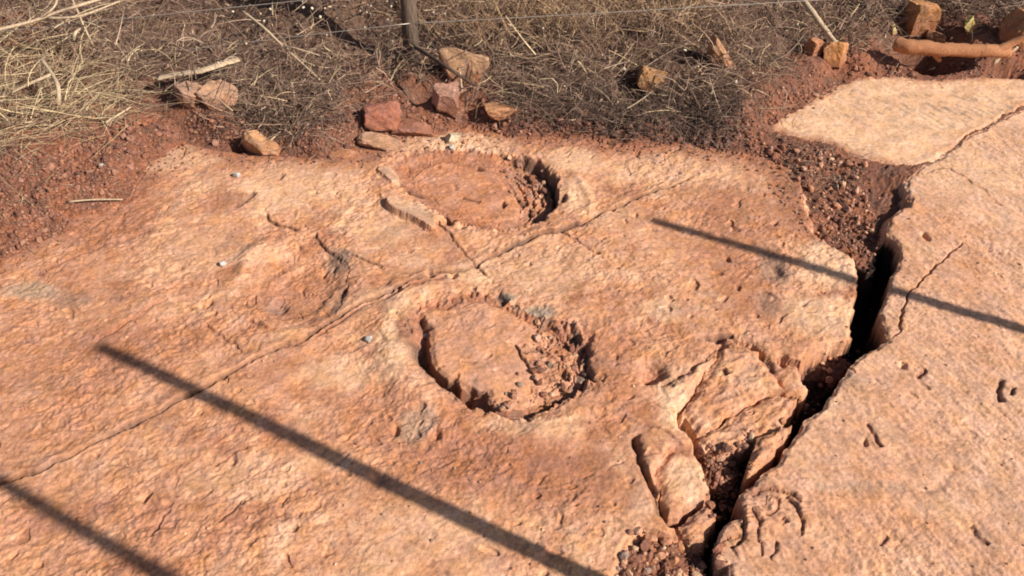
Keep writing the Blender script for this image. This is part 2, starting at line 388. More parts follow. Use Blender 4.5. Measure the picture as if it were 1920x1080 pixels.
groove([(520, 340), (532, 328)], 0.012, 0.006, 0, 0.05, 0.0, SOILD)
groove([(1800, 452), (1782, 475), (1748, 508), (1716, 536), (1696, 578), (1684, 618), (1668, 640)], 0.011, 0.0026, 0, 0.05, 0.25, SOIL, 2)
groove([(1628, 800), (1640, 820), (1652, 838)], 0.008, 0.004, 0, 0.05, 0.1, SOIL)
groove([(1880, 712), (1868, 736), (1872, 760)], 0.012, 0.0055, 0, 0.05, 0.1, SOILD)
groove([(1902, 728), (1892, 748)], 0.010, 0.0045, 0, 0.05, 0.0, SOILD)
groove([(1728, 695), (1718, 712)], 0.010, 0.006, 0, 0.05, 0.0, SOIL)
groove([(1818, 988), (1834, 1006), (1850, 1024)], 0.007, 0.004, 0, 0.05, 0.1, SOIL)
groove([(1652, 1026), (1668, 1006)], 0.007, 0.004, 0, 0.05, 0.1, SOIL)
groove([(1720, 920), (1760, 905), (1800, 880)], 0.004, 0.012, 0, 0.05, 0.3)
groove([(1740, 325), (1780, 318), (1830, 350), (1880, 390)], 0.004, 0.003, 0, 0.05, 0.5, SOIL)
groove([(1280, 955), (1310, 930)], 0.004, 0.004, 0, 0.05, 0.4, SOIL)
groove([(860, 870), (900, 850), (960, 846)], 0.004, 0.006, 0, 0.05, 0.5)
groove([(400, 880), (440, 850), (470, 838)], 0.006, 0.004, 0, 0.05, 0.3, SOIL)
groove([(280, 1005), (310, 970), (325, 955)], 0.006, 0.0035, 0, 0.05, 0.3, SOIL)
groove([(400, 980), (430, 955), (450, 938)], 0.006, 0.004, 0, 0.05, 0.3, SOIL)
groove([(180, 640), (260, 590), (320, 560)], 0.004, 0.006, 0.004, 0.06, 0.4, SOILR)
groove([(60, 520), (140, 480), (230, 450), (300, 430)], 0.006, 0.007, 0.004, 0.06, 0.5, SOIL)
groove([(1345, 648), (1322, 672), (1296, 697), (1262, 716), (1236, 730)], 0.010, 0.008, 0.006, 0.05, 0.3, SOIL)
groove([(1186, 790), (1160, 780), (1130, 770)], 0.004, 0.004, 0, 0.05, 0.4)
groove([(1200, 800), (1240, 806), (1290, 840)], 0.004, 0.004, 0, 0.05, 0.4, SOIL)
groove([(1358, 690), (1368, 704)], 0.012, 0.006, 0, 0.05, 0.0, SOILD)
groove([(1424, 662), (1436, 676), (1446, 692)], 0.012, 0.007, 0, 0.05, 0.0, SOILD)
groove([(1320, 640), (1352, 634), (1380, 632)], 0.014, 0.007, 0, 0.05, 0.0, SOILD)
groove([(1186, 815), (1206, 880), (1224, 920), (1246, 958), (1262, 985)], 0.026, 0.008, 0, 0.05, 0.2, SOILD)
# small dark holes
for (px, py, r, dz) in ((803, 517, 7, .018), (748, 549, 5, .014), (852, 519, 8, .015), (1119, 474, 5, .016), (390, 575, 5, .012), (280, 540, 4, .01), (378, 577, 4, .01), (1218, 700, 17, .024), (1208, 714, 8, .02), (380, 573, 5, .01), (870, 425, 8, .014), (842, 412, 16, .022),
                        (1733, 447, 6, .018), (1690, 690, 5, .01), (1618, 832, 4, .01), (515, 575, 12, .012), (606, 508, 5, .012), (624, 500, 5, .012), (440, 862, 6, .01), (270, 930, 7, .01), (880, 600, 6, .0), (1363, 487, 6, .012), (1450, 510, 14, .012), (1350, 642, 10, .02), (1465, 674, 9, .02), (1100, 630, 8, .012), (708, 900, 8, .01), (745, 808, 6, .012), (820, 812, 7, .014)):
    q = g(px, py); r = r * 0.0016
    i = np.nonzero((np.abs(gx - q[0]) < 3 * r) & (np.abs(gy - q[1]) < 4 * r))[0]
    z[i] -= dz * np.exp(-(((wx[i] - q[0]) ** 2 + ((wy[i] - q[1]) * 0.75) ** 2) / r ** 2) ** 1.5) * rock[i]

CRK = G(smooth([(1652, 642), (1600, 682), (1556, 722), (1512, 764), (1472, 818), (1442, 868), (1398, 916), (1366, 958), (1344, 1008), (1340, 1040), (1360, 1070)], 3, False))
idx, d, s_, side = d_line(CRK, .08)
m = reg[idx] == 0
z[idx[m]] -= 0.12 * (1 - sstep(0.005, 0.020, d[m]))
CRK2 = G([(1492, 788), (1450, 808), (1400, 834)]); idx, d, s_, side = d_line(CRK2, .08); m = reg[idx] == 0
z[idx[m]] -= 0.08 * (1 - sstep(0.005, 0.02, d[m]))

# ---- the three footprints: sunk basins, raised plugs, rough moats
part = np.zeros(N, np.int8)
_t = 2.6 * fbm(gx, gy, 0.055, 2, 136) + (gx - gy * .6) * 22
_q = _t - np.floor(_t)
rub = 0.008 * fbm(gx, gy, 0.035, 3, 130) + 0.005 * np.abs(perlin(gx / 0.02, gy / 0.02, 133)) + 0.012 * (sstep(0.7, 1.0, _q) - _q + 0.5) * sstep(-.3, .3, perlin(gx / .06, gy / .06, 139)) + 0.003 * perlin(gx / 0.009, gy / 0.009, 137)
# footprint 2 (lower): pressed-up rim, deep moat on the left
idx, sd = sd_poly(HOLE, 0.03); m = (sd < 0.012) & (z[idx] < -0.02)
col[idx[m]] = SOILD * 0.28  # hole walls: shade of the undercut painted in as near-black colour
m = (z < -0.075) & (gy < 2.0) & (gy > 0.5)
col[m] = SOILD * 0.4  # deep hole and crack darkened by depth alone, shade put into the colour

idx, sd = sd_poly(BASIN2, 0.25)
rim = np.exp(-((sd - 0.05) / 0.055) ** 2) * (sd > 0)
c2p = g(930, 670)
leftness = sstep(0.0, 0.22, c2p[0] - gx[idx])
z[idx] += 0.014 * rim * (0.4 + 0.9 * leftness)
m = sd < 0
ii = idx[m]; dd = -sd[m]; lf = leftness[m]
rightness = sstep(-0.02, 0.15, gx[ii] - c2p[0]); nearf = sstep(0.0, 0.08, c2p[1] - gy[ii])
dep = 0.014 + 0.046 * np.maximum(lf * sstep(g(0, 600)[1] + .02, g(0, 655)[1], gy[ii]), 0) + 0.016 * rightness + 0.022 * nearf * (1 - rightness)
backf = sstep(0.0, 0.10, gy[ii] - c2p[1])
dep = dep * sstep(0, 0.018 + 0.035 * backf + 0.012 * perlin(gx[ii] / 0.04, gy[ii] / 0.04, 185), dd)
z[ii] = (low[ii] * 0.8 - dep + rub[ii] * (0.5 + 0.8 * rightness))
part[ii] = 2
mcol = mix(np.repeat(RED[None], len(ii), 0), np.repeat(SMUDGE[None], len(ii), 0), sstep(-0.2, 0.4, c3[ii]) * (0.4 + 0.4 * rightness))
col[ii] = mix(mcol, np.repeat(TAN[None], len(ii), 0), 0.5 * sstep(0.1, 0.5, c2[ii]))
idx, sd = sd_poly(PLUG2, 0.05)
m = (sd < 0.0) & (part[idx] == 2)
ii = idx[m]; dd = -sd[m]
rightness = sstep(0.02, 0.16, gx[ii] - c2p[0])
brk = sstep(-0.15, 0.15, rightness - 0.55 + 0.35 * perlin(gx[ii] / .05, gy[ii] / .05, 212) + 3.0 * np.clip(c2p[1] - 0.05 - gy[ii], 0, .2))
top = low[ii] * 0.8 + 0.8 * main_relief[ii] + 0.006 * fbm(gx[ii], gy[ii], 0.12, 3, 140) + 0.002 - 0.010 * rightness - 0.04 * np.clip(c2p[1] - 0.03 - gy[ii], 0, 0.2) + brk * (0.75 * rub[ii] - 0.006)
z[ii] = np.maximum(z[ii] * 0.0 + top - 0.006 * (1 - sstep(0, 0.014, dd)), z[ii])
part[ii] = 3
m = (sd >= 0) & (sd < 0.016) & (part[idx] == 2); jj = idx[m]
tz = low[jj] * 0.8 - 0.004 - 0.010 * sstep(0.02, 0.16, gx[jj] - c2p[0]) - 0.04 * np.clip(c2p[1] - 0.03 - gy[jj], 0, 0.2)
fz = np.clip(sd[m] / (0.010 + 0.006 * perlin(gx[jj] / .03, gy[jj] / .03, 210)) + 0.12 * perlin(gx[jj] / .012, gy[jj] / .012, 211), 0, 1)
z[jj] = np.maximum(z[jj], tz + (z[jj] - tz) * fz)
ii = idx[(sd < 0.0) & (part[idx] == 3)]
col[ii] = mix(np.repeat(np.array([[0.50, 0.252, 0.155]]), len(ii), 0), np.repeat(TAN[None], len(ii), 0), sstep(-0.3, 0.4, c2[ii]))
col[ii] = mix(col[ii], np.repeat(RED[None] * .85, len(ii), 0), 0.7 * brk * sstep(-.3, .3, c3[ii]))
groove([(966, 642), (980, 664), (998, 692)], 0.012, 0.004, 0, 0.05, 0.1, SOILD)
groove([(985, 660), (1000, 650), (1020, 652)], 0.010, 0.005, 0, 0.05, 0.1, SOILD)
groove([(868, 560), (840, 575), (815, 578)], 0.005, 0.005, 0, 0.05, 0.1, SOIL)
for pts, dz, w in (([(886, 722), (878, 738), (900, 754), (924, 766)], .03, .012), ([(772, 640), (782, 668), (800, 694), (830, 716), (856, 720)], .02, .016), ([(1092, 640), (1104, 672), (1106, 716)], .022, .010), ([(1050, 690), (1066, 704)], .015, .007),
                   ([(930, 552), (950, 568)], .016, .010), ([(1034, 612), (1030, 618)], .014, .008), ([(1075, 625), (1092, 640)], .014, .008), ([(985, 775), (1010, 768), (1040, 756)], .012, .006), ([(790, 596), (800, 612), (806, 624)], .016, .008)):
    groove(pts, dz, w, 0, 0.06, 0.0, SOILD)
# footprint 1 (upper): shallow plug, a sharp crescent wall on the right
idx, sd = sd_poly(BASIN1, 0.2)
c1p = g(900, 350)
rim = np.exp(-((sd - 0.04) / 0.05) ** 2) * (sd > 0)
z[idx] += 0.009 * rim
m = sd < 0
ii = idx[m]; dd = -sd[m]
rt = sstep(0.02, 0.16, gx[ii] - c1p[0])
ph_ = dd / 0.024 + 0.9 * fbm(gx[ii], gy[ii], .08, 2, 214); ph_ = ph_ - np.floor(ph_)
z[ii] = low[ii] * 0.8 - (0.014 + 0.022 * rt) * sstep(0, 0.012 + 0.03 * (1 - rt), dd) + rub[ii] * (0.25 + 0.45 * rt) + 0.5 * main_relief[ii] - 0.014 * rt * (sstep(0.0, 0.25, ph_) - ph_) * sstep(0, .02, dd)
part[ii] = 1
col[ii] = mix(np.repeat(RED[None], len(ii), 0), np.repeat(SMUDGE[None], len(ii), 0), 0.75 * rt * sstep(-0.4, 0.3, c3[ii] + c2[ii]))
col[ii] = mix(col[ii], np.repeat(TAN[None], len(ii), 0), 0.45 * sstep(0.0, 0.5, c3[ii] - c2[ii] * .4))
idx, sd = sd_poly(PLUG1, 0.05)
m = (sd < 0) & (part[idx] == 1)
ii = idx[m]; dd = -sd[m]
z[ii] = np.maximum(z[ii], low[ii] * 0.8 - 0.010 + 0.8 * main_relief[ii] + 0.005 * fbm(gx[ii], gy[ii], 0.12, 3, 141) - 0.005 * (1 - sstep(0, 0.012, dd)))
part[ii] = 4
col[ii] = mix(np.repeat(np.array([[0.46, 0.205, 0.115]]), len(ii), 0), np.repeat(TAN[None], len(ii), 0), 0.6 * sstep(-0.2, 0.5, c2[ii]))
for pts, dz, w in (([(978, 292), (1000, 302), (1024, 318), (1042, 346), (1036, 384), (1012, 414)], .02, .008), ([(1062, 364), (1050, 380)], .018, .008), ([(892, 306), (904, 314)], .016, .008), ([(948, 344), (968, 352), (990, 366)], .022, .009), ([(940, 372), (950, 380)], .016, .008),
                   ([(1000, 372), (990, 384)], .016, .007), ([(935, 285), (948, 292)], .012, .006), ([(862, 366), (880, 372), (905, 374)], .006, .005), ([(832, 410), (850, 416)], .014, .010), ([(790, 368), (780, 362), (765, 350)], .01, .007)):
    groove(pts, dz, w, 0, 0.06, 0.0, SOILD)
# crumbled lips of both round footprints
for B_ in (BASIN1, BASIN2):
    idx, sd = sd_poly(B_, .06)
    z[idx] += (0.007 * perlin(gx[idx] / .022, gy[idx] / .022, 231) + 0.004 * perlin(gx[idx] / .010, gy[idx] / .010, 232)) * np.exp(-(sd / .016) ** 2)
    col[idx] = col[idx] + (SMUDGE - col[idx]) * (0.6 * np.exp(-((sd + .006) / .010) ** 2) * sstep(-.1, .35, c3[idx] + c2[idx]))[:, None]
# low outer ridge right of the upper footprint
P = G(smooth([(1060, 320), (1096, 350), (1106, 385), (1080, 416)], 4, False)); idx, d, s, side = d_line(P, .08)
z[idx] += 0.007 * np.exp(-(d / 0.012) ** 2) * rock[idx] * sstep(0, .2, s) * sstep(0, .2, 1 - s)
# broken lips on the left of the upper footprint: tilted flakes lifted from the surface
FLAKES = [([(728, 378), (752, 374), (790, 388), (812, 412), (816, 436), (800, 430), (760, 408), (730, 392)], 0.026, [(722, 376), (730, 394), (762, 412), (800, 434)]),
          ([(710, 316), (728, 312), (748, 332), (742, 346), (730, 344), (714, 328)], 0.020, [(704, 322), (716, 334), (732, 346)])]
_wx, _wy = wx, wy
wx = gx + 0.004 * perlin(gx / 0.05, gy / 0.05, 221) + 0.0015 * perlin(gx / .012, gy / .012, 222); wy = gy + 0.004 * perlin(gx / 0.05, gy / 0.05, 223)
for poly, lift, edgepts in FLAKES:
    P = G(smooth(poly, 2)); idx, sd = sd_poly(P, .04)
    E_ = G(edgepts)
    m = sd < 0; ii = idx[m]
    X, Y = wx[ii], wy[ii]; d = np.full(len(ii), 9.0)
    for a, b in zip(E_[:-1], E_[1:]): d = np.minimum(d, seg_d(X, Y, a, b)[0])
    z[ii] = np.maximum(z[ii], low[ii] + lift * (1 - sstep(0.0, 0.075, d)) + 0.25 * main_relief[ii])
    m = (sd >= 0) & (sd < 0.008); jj = idx[m]; dj = np.full(len(jj), 9.0)
    for a, b in zip(E_[:-1], E_[1:]): dj = np.minimum(dj, seg_d(wx[jj], wy[jj], a, b)[0])
    tz = low[jj] + lift * (1 - sstep(0.0, 0.075, dj)) - 0.003
    z[jj] = np.maximum(z[jj], tz + (z[jj] - tz) * (sd[m] / 0.008))
    col[ii] = mix(col[ii], np.repeat(np.array([[0.50, 0.31, 0.205]]), len(ii), 0), np.full(len(ii), 0.8))
    part[ii] = 0
wx, wy = _wx, _wy
# footprint 3 (left): worn and shallow
idx, sd = sd_poly(BASIN3, 0.2)
z[idx] += 0.007 * np.exp(-((sd - 0.04) / 0.05) ** 2) * (sd > 0)
m = sd < 0; ii = idx[m]
z[ii] -= 0.017 * sstep(0, 0.07, -sd[m]) - 0.25 * rub[ii] * sstep(0, .05, -sd[m])
for pts, hh, ww in (([(500, 575), (520, 520), (570, 492), (620, 505)], .007, .018), ([(520, 600), (570, 598), (615, 570), (628, 530)], .006, .014), ([(455, 540), (462, 490), (500, 455)], .008, .02), ([(480, 606), (530, 632), (590, 622)], .006, .014)):
    a_, d_, s_, side = d_line(G(smooth(pts, 4, False)), .08)
    z[a_] += hh * np.exp(-(d_ / ww) ** 2) * sstep(0, .2, s_) * sstep(0, .2, 1 - s_) * rock[a_]
part[ii] = 5
part[reg != 1] = 0

# ---- folded, layered rock at the edge of the right slab
LAY = G(smooth([(1392, 930), (1440, 905), (1490, 900), (1530, 935), (1552, 985), (1500, 1000), (1465, 1045), (1400, 1050), (1350, 1035), (1352, 1000), (1390, 965)], 2))
idx, sd = sd_poly(LAY, 0.05)
ok = reg[idx] == 2; idx, sd = idx[ok], sd[ok]
z[idx] += (0.006 * fbm(gx[idx], gy[idx], .06, 3, 150) + 0.004 * np.abs(perlin(wqx[idx] / .03, wqy[idx] / .02, 152))) * sstep(0, .05, -sd)
for pts, dd_, ww, st in (([(1384, 944), (1392, 962), (1399, 978), (1396, 992)], .016, .006, .008), ([(1396, 985), (1401, 1002), (1388, 1020), (1370, 1030)], .014, .005, .008), ([(1470, 944), (1494, 958), (1508, 990), (1513, 1004)], .012, .005, .006),
                         ([(1430, 968), (1448, 958), (1452, 940), (1438, 930)], .012, .006, .006), ([(1405, 930), (1440, 920), (1470, 925), (1500, 945)], .010, .006, .007), ([(1424, 1018), (1424, 1042)], .012, .005, 0), ([(1466, 1020), (1458, 1036), (1446, 1048)], .010, .005, .005),
                         ([(1465, 976), (1474, 986)], .014, .007, 0), ([(1352, 1020), (1375, 1010), (1392, 1000)], .010, .005, .005), ([(1410, 950), (1425, 990), (1420, 1020)], .008, .006, .006)):
    groove(pts, dd_ * .55, ww * .7, st * .8, .04, .35, SOIL)
# ---- tilted strata lines on the broken plates
for k in range(6):
    ii = np.nonzero(reg == 4 + k)[0]
    t_ = ub[ii] / 0.035 + 1.2 * fbm(gx[ii], gy[ii], 0.1, 2, 160 + k)
    z[ii] += 0.004 * (sstep(0.6, 1.0, t_ - np.floor(t_)) - (t_ - np.floor(t_))) * (1.0 if k in (0, 1) else 0.4)
# ---- rubble ground in the crack and at the bottom
rz = np.nonzero((reg == 0) & (gy < 2.2) & (gy > 0.2))[0]
z[rz] += 0.9 * rub[rz]

# ------------------------------------------------------------------ height lookup
Zg = z.reshape(NY, NX)
def height(x, y):
    y = np.asarray(y, float); x = np.asarray(x, float)
    r = np.interp(y, YS, np.arange(NY)); c = np.interp(x / depth_of(y) * F + 960, PXS, np.arange(NX))
    r0 = np.clip(r.astype(int), 0, NY - 2); c0 = np.clip(c.astype(int), 0, NX - 2); fr = r - r0; fc = c - c0
    return (Zg[r0, c0] * (1 - fr) * (1 - fc) + Zg[r0, c0 + 1] * (1 - fr) * fc + Zg[r0 + 1, c0] * fr * (1 - fc) + Zg[r0 + 1, c0 + 1] * fr * fc)

def hits(px, py):
    """where the sight lines through pixels meet the ground"""
    px = np.asarray(px, float); py = np.asarray(py, float)
    dx = (px - 960) / F; yy = (540 - py) / F
    d = np.stack([dx, cp + yy * sp, -sp + yy * cp], -1)
    zz = np.zeros(len(px))
    for _ in range(14):
        t = (zz - H) / d[:, 2]
        p = d * t[:, None]
        zz = 0.5 * zz + 0.5 * height(p[:, 0], p[:, 1])
    t = (zz - H) / d[:, 2]; p = d * t[:, None]
    p[:, 2] = height(p[:, 0], p[:, 1])
    return p
def hit(px, py):
    return hits([px], [py])[0]

# ------------------------------------------------------------------ materials
def node_mat(name, rough=0.9, spec=0.15):
    m = bpy.data.materials.new(name); m.use_nodes = True
    nt = m.node_tree; b = nt.nodes['Principled BSDF']
    b.inputs['Roughness'].default_value = rough
    b.inputs['Specular IOR Level'].default_value = spec
    return m, nt, b

def earth_material(name, attr=True, base=(0.4, 0.2, 0.1), s1=90.0, s2=420.0, vary=0.35, bump=0.0012, coords='position', bedding=False):
    m, nt, b = node_mat(name)
    L = nt.links.new
    if coords == 'position':
        co = nt.nodes.new('ShaderNodeNewGeometry').outputs['Position']
    else:
        co = nt.nodes.new('ShaderNodeTexCoord').outputs['Object']
    n1 = nt.nodes.new('ShaderNodeTexNoise'); n1.inputs['Scale'].default_value = s1; n1.inputs['Detail'].default_value = 4; n1.inputs['Roughness'].default_value = 0.65
    n2 = nt.nodes.new('ShaderNodeTexNoise'); n2.inputs['Scale'].default_value = s2; n2.inputs['Detail'].default_value = 3; n2.inputs['Roughness'].default_value = 0.7
    n3 = nt.nodes.new('ShaderNodeTexNoise'); n3.inputs['Scale'].default_value = s1 * 0.22; n3.inputs['Detail'].default_value = 5; n3.inputs['Roughness'].default_value = 0.6
    for n in (n1, n2, n3): L(co, n.inputs['Vector'])
    if attr:
        a = nt.nodes.new('ShaderNodeAttribute'); a.attribute_name = 'tint'; csock = a.outputs['Color']
    else:
        a = nt.nodes.new('ShaderNodeRGB'); a.outputs[0].default_value = (*base, 1); csock = a.outputs[0]
    # brightness varies with the mineral grain, hue with larger iron staining
    def rng_(sock, lo, hi, a0=0.3, a1=0.7):
        r = nt.nodes.new('ShaderNodeMapRange'); r.inputs[1].default_value = a0; r.inputs[2].default_value = a1; r.inputs[3].default_value = lo; r.inputs[4].default_value = hi
        L(sock, r.inputs[0]); return r.outputs[0]
    f1 = rng_(n1.outputs['Fac'], 1 - vary, 1 + vary)
    f2 = rng_(n2.outputs['Fac'], 1 - vary * 0.7, 1 + vary * 0.7)
    mu = nt.nodes.new('ShaderNodeMath'); mu.operation = 'MULTIPLY'; L(f1, mu.inputs[0]); L(f2, mu.inputs[1])
    vm = nt.nodes.new('ShaderNodeVectorMath'); vm.operation = 'SCALE'; L(csock, vm.inputs[0]); L(mu.outputs[0], vm.inputs['Scale'])
    hs = nt.nodes.new('ShaderNodeHueSaturation'); L(vm.outputs[0], hs.inputs['Color'])
    L(rng_(n3.outputs['Fac'], 0.9, 1.1), hs.inputs['Saturation'])
    L(rng_(n3.outputs['Fac'], 0.496, 0.503), hs.inputs['Hue'])
    L(hs.outputs[0], b.inputs['Base Color'])
    if bedding:
        mp = nt.nodes.new('ShaderNodeMapping'); mp.inputs['Scale'].default_value = (14, 14, 210)
        n4 = nt.nodes.new('ShaderNodeTexNoise'); n4.inputs['Scale'].default_value = 1.0; n4.inputs['Detail'].default_value = 3
        L(co, mp.inputs['Vector']); L(mp.outputs[0], n4.inputs['Vector'])
        v2 = nt.nodes.new('ShaderNodeVectorMath'); v2.operation = 'SCALE'; L(hs.outputs[0], v2.inputs[0]); L(rng_(n4.outputs['Fac'], 0.82, 1.14), v2.inputs['Scale'])
        L(v2.outputs[0], b.inputs['Base Color'])
    bp = nt.nodes.new('ShaderNodeBump'); bp.inputs['Strength'].default_value = 0.8; bp.inputs['Distance'].default_value = bump
    ad = nt.nodes.new('ShaderNodeMath'); ad.operation = 'ADD'; L(n1.outputs['Fac'], ad.inputs[0]); L(n2.outputs['Fac'], ad.inputs[1])
    if bedding:
        a2 = nt.nodes.new('ShaderNodeMath'); a2.operation = 'MULTIPLY_ADD'; L(n4.outputs['Fac'], a2.inputs[0]); a2.inputs[1].default_value = 0.7; L(ad.outputs[0], a2.inputs[2]); L(a2.outputs[0], bp.inputs['Height'])
    else:
        L(ad.outputs[0], bp.inputs['Height'])
    L(bp.outputs[0], b.inputs['Normal'])
    return m

M_ROCK = earth_material('sandstone', vary=0.27, bump=0.0017, bedding=True)
M_SOIL = earth_material('red_soil', s1=110, s2=500, vary=0.38, bump=0.004)
M_TINT = earth_material('clod_earth', s1=120, s2=420, vary=0.3, bump=0.0025)

def strand_material(name, rough=0.75):
    m, nt, b = node_mat(name, rough, 0.25)
    a = nt.nodes.new('ShaderNodeAttribute'); a.attribute_name = 'tint'
    co = nt.nodes.new('ShaderNodeNewGeometry')
    n = nt.nodes.new('ShaderNodeTexNoise'); n.inputs['Scale'].default_value = 60
    nt.links.new(co.outputs['Position'], n.inputs['Vector'])
    r = nt.nodes.new('ShaderNodeMapRange'); r.inputs[1].default_value = .3; r.inputs[2].default_value = .7; r.inputs[3].default_value = 0.7; r.inputs[4].default_value = 1.25
    nt.links.new(n.outputs['Fac'], r.inputs[0])
    vm = nt.nodes.new('ShaderNodeVectorMath'); vm.operation = 'SCALE'
    nt.links.new(a.outputs['Color'], vm.inputs[0]); nt.links.new(r.outputs[0], vm.inputs['Scale'])
    nt.links.new(vm.outputs[0], b.inputs['Base Color'])
    return m
M_GRASS = strand_material('dry_stalks')

def wood_material(name, c1_, c2_, stretch=(9, 9, 1.2)):
    m, nt, b = node_mat(name, 0.85, 0.2)
    L = nt.links.new
    co = nt.nodes.new('ShaderNodeTexCoord'); mp = nt.nodes.new('ShaderNodeMapping'); mp.inputs['Scale'].default_value = stretch
    L(co.outputs['Object'], mp.inputs['Vector'])
    n = nt.nodes.new('ShaderNodeTexNoise'); n.inputs['Scale'].default_value = 18; n.inputs['Detail'].default_value = 6; n.inputs['Roughness'].default_value = 0.7
    L(mp.outputs[0], n.inputs['Vector'])
    cr = nt.nodes.new('ShaderNodeValToRGB'); cr.color_ramp.elements[0].position = .35; cr.color_ramp.elements[1].position = .68
    cr.color_ramp.elements[0].color = (*c1_, 1); cr.color_ramp.elements[1].color = (*c2_, 1)
    L(n.outputs['Fac'], cr.inputs[0]); L(cr.outputs[0], b.inputs['Base Color'])
    bp = nt.nodes.new('ShaderNodeBump'); bp.inputs['Distance'].default_value = 0.004; bp.inputs['Strength'].default_value = 0.9
    L(n.outputs['Fac'], bp.inputs['Height']); L(bp.outputs[0], b.inputs['Normal'])
    return m
M_PALEWOOD = wood_material('weathered_wood', (0.36, 0.25, 0.16), (0.62, 0.48, 0.33))
M_GREYWOOD = wood_material('grey_wood', (0.14, 0.10, 0.08), (0.34, 0.26, 0.20))
M_DARKWOOD = wood_material('dark_wood', (0.04, 0.028, 0.022), (0.11, 0.07, 0.05))
M_POST = wood_material('old_post_wood', (0.07, 0.05, 0.04), (0.19, 0.135, 0.10), (9, 9, 1.5))
M_LOG = wood_material('soil_coated_wood', (0.26, 0.11, 0.055), (0.54, 0.25, 0.12), (16, 16, 3))
mm, nt_, b_ = node_mat('galvanised_wire', 0.45, 0.5)
b_.inputs['Metallic'].default_value = 0.6
nz = nt_.nodes.new('ShaderNodeTexNoise'); nz.inputs['Scale'].default_value = 40
rp = nt_.nodes.new('ShaderNodeValToRGB'); rp.color_ramp.elements[0].color = (.30, .24, .19, 1); rp.color_ramp.elements[1].color = (.62, .57, .5, 1)
nt_.links.new(nz.outputs['Fac'], rp.inputs[0]); nt_.links.new(rp.outputs[0], b_.inputs['Base Color'])
M_WIRE = mm

# ------------------------------------------------------------------ mesh builders
def mesh_from(name, V, FQ, mat=None, tint=None, smooth_=False):
    V = np.asarray(V, np.float32); FQ = np.asarray(FQ, np.int32); k = FQ.shape[1]
    me = bpy.data.meshes.new(name)
    me.vertices.add(len(V)); me.vertices.foreach_set('co', V.ravel())
    me.loops.add(FQ.size); me.loops.foreach_set('vertex_index', FQ.ravel())
    me.polygons.add(len(FQ)); me.polygons.foreach_set('loop_start', np.arange(0, FQ.size, k, dtype=np.int32))
    me.polygons.foreach_set('use_smooth', np.full(len(FQ), smooth_))
    if tint is not None:
        a = me.attributes.new('tint', 'FLOAT_COLOR', 'POINT')
        c4 = np.ones((len(V), 4), np.float32); c4[:, :3] = tint
        a.data.foreach_set('color', c4.ravel())
    if mat: me.materials.append(mat)
    me.update(calc_edges=True)
    return me

def add(name, me, loc=(0, 0, 0), parent=None, label=None, cat=None, group=None, kind=None):
    o = bpy.data.objects.new(name, me); C.objects.link(o)
    o.location = loc
    if parent: o.parent = parent
    if label: o['label'] = label
    if cat: o['category'] = cat
    if group: o['group'] = group
    if kind: o['kind'] = kind
    return o

# ------------------------------------------------------------------ cut the terrain sheet into its pieces
V3 = np.stack([gx, gy, z], 1)
r_, c_ = np.meshgrid(np.arange(NY - 1), np.arange(NX - 1), indexing='ij')
i0 = (r_ * NX + c_).ravel()
FQ = np.stack([i0, i0 + 1, i0 + NX + 1, i0 + NX], 1)
fr = reg[FQ].max(1).astype(int)
# parts of the main slab: the footprints and their plugs
fp = part[FQ].max(1).astype(int)
code = np.where(fr == 1, 10 + fp, fr)

def piece(name, codes, mat, parent=None, **kw):
    m = np.isin(code, codes)
    f = FQ[m]
    u, inv = np.unique(f.ravel(), return_inverse=True)
    me = mesh_from(name, V3[u], inv.reshape(f.shape), mat, col[u], False)
    return add(name, me, parent=parent, **kw)

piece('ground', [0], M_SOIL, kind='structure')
slab = piece('rock_slab', [10], M_ROCK, label='large orange sandstone slab pressed with three round footprints', cat='rock slab')
f1 = piece('footprint', [11], M_ROCK, slab, label='upper round footprint with a dark crescent wall on its right')
piece('footprint_floor', [14], M_ROCK, f1)
f2 = piece('footprint', [12], M_ROCK, slab, label='lower round footprint with a deep dark moat around a smooth raised plug')
piece('footprint_floor', [13], M_ROCK, f2)
piece('footprint', [15], M_ROCK, slab, label='faint worn footprint without a clear edge')
piece('rock_slab', [2], M_ROCK, label='pinkish sandstone slab beyond the deep dark crack, without footprints', cat='rock slab')
piece('rock_slab', [3], M_ROCK, label='pale cream sandstone slab below the fallen log, framed by a soil bank', cat='rock slab')
pl = ['broken rock plate with pale patches, uppermost of the cracked plates beside the deep crack', 'long tilted rock plate with a dark broken edge, lying against the deep crack',
      'small orange wedge of rock between the cracked plate and the deep crack', 'narrow pale sliver of rock standing inside the deep crack', 'cream coloured rock plate with a curved crack along its lower edge',
      'small orange rock block below the cream plate, beside the rubble']
for k in range(6):
    piece('rock_plate', [4 + k], M_ROCK, label=pl[k], cat='rock plate')

# ------------------------------------------------------------------ rocks
def ico(sub):
    import bmesh
    bm = bmesh.new(); bmesh.ops.create_icosphere(bm, subdivisions=sub, radius=1.0)
    V = np.array([v.co[:] for v in bm.verts]); Fc = np.array([[v.index for v in f.verts] for f in bm.faces]); bm.free()
    return V, Fc
ICO = {s: ico(s) for s in (1, 2, 3, 4)}

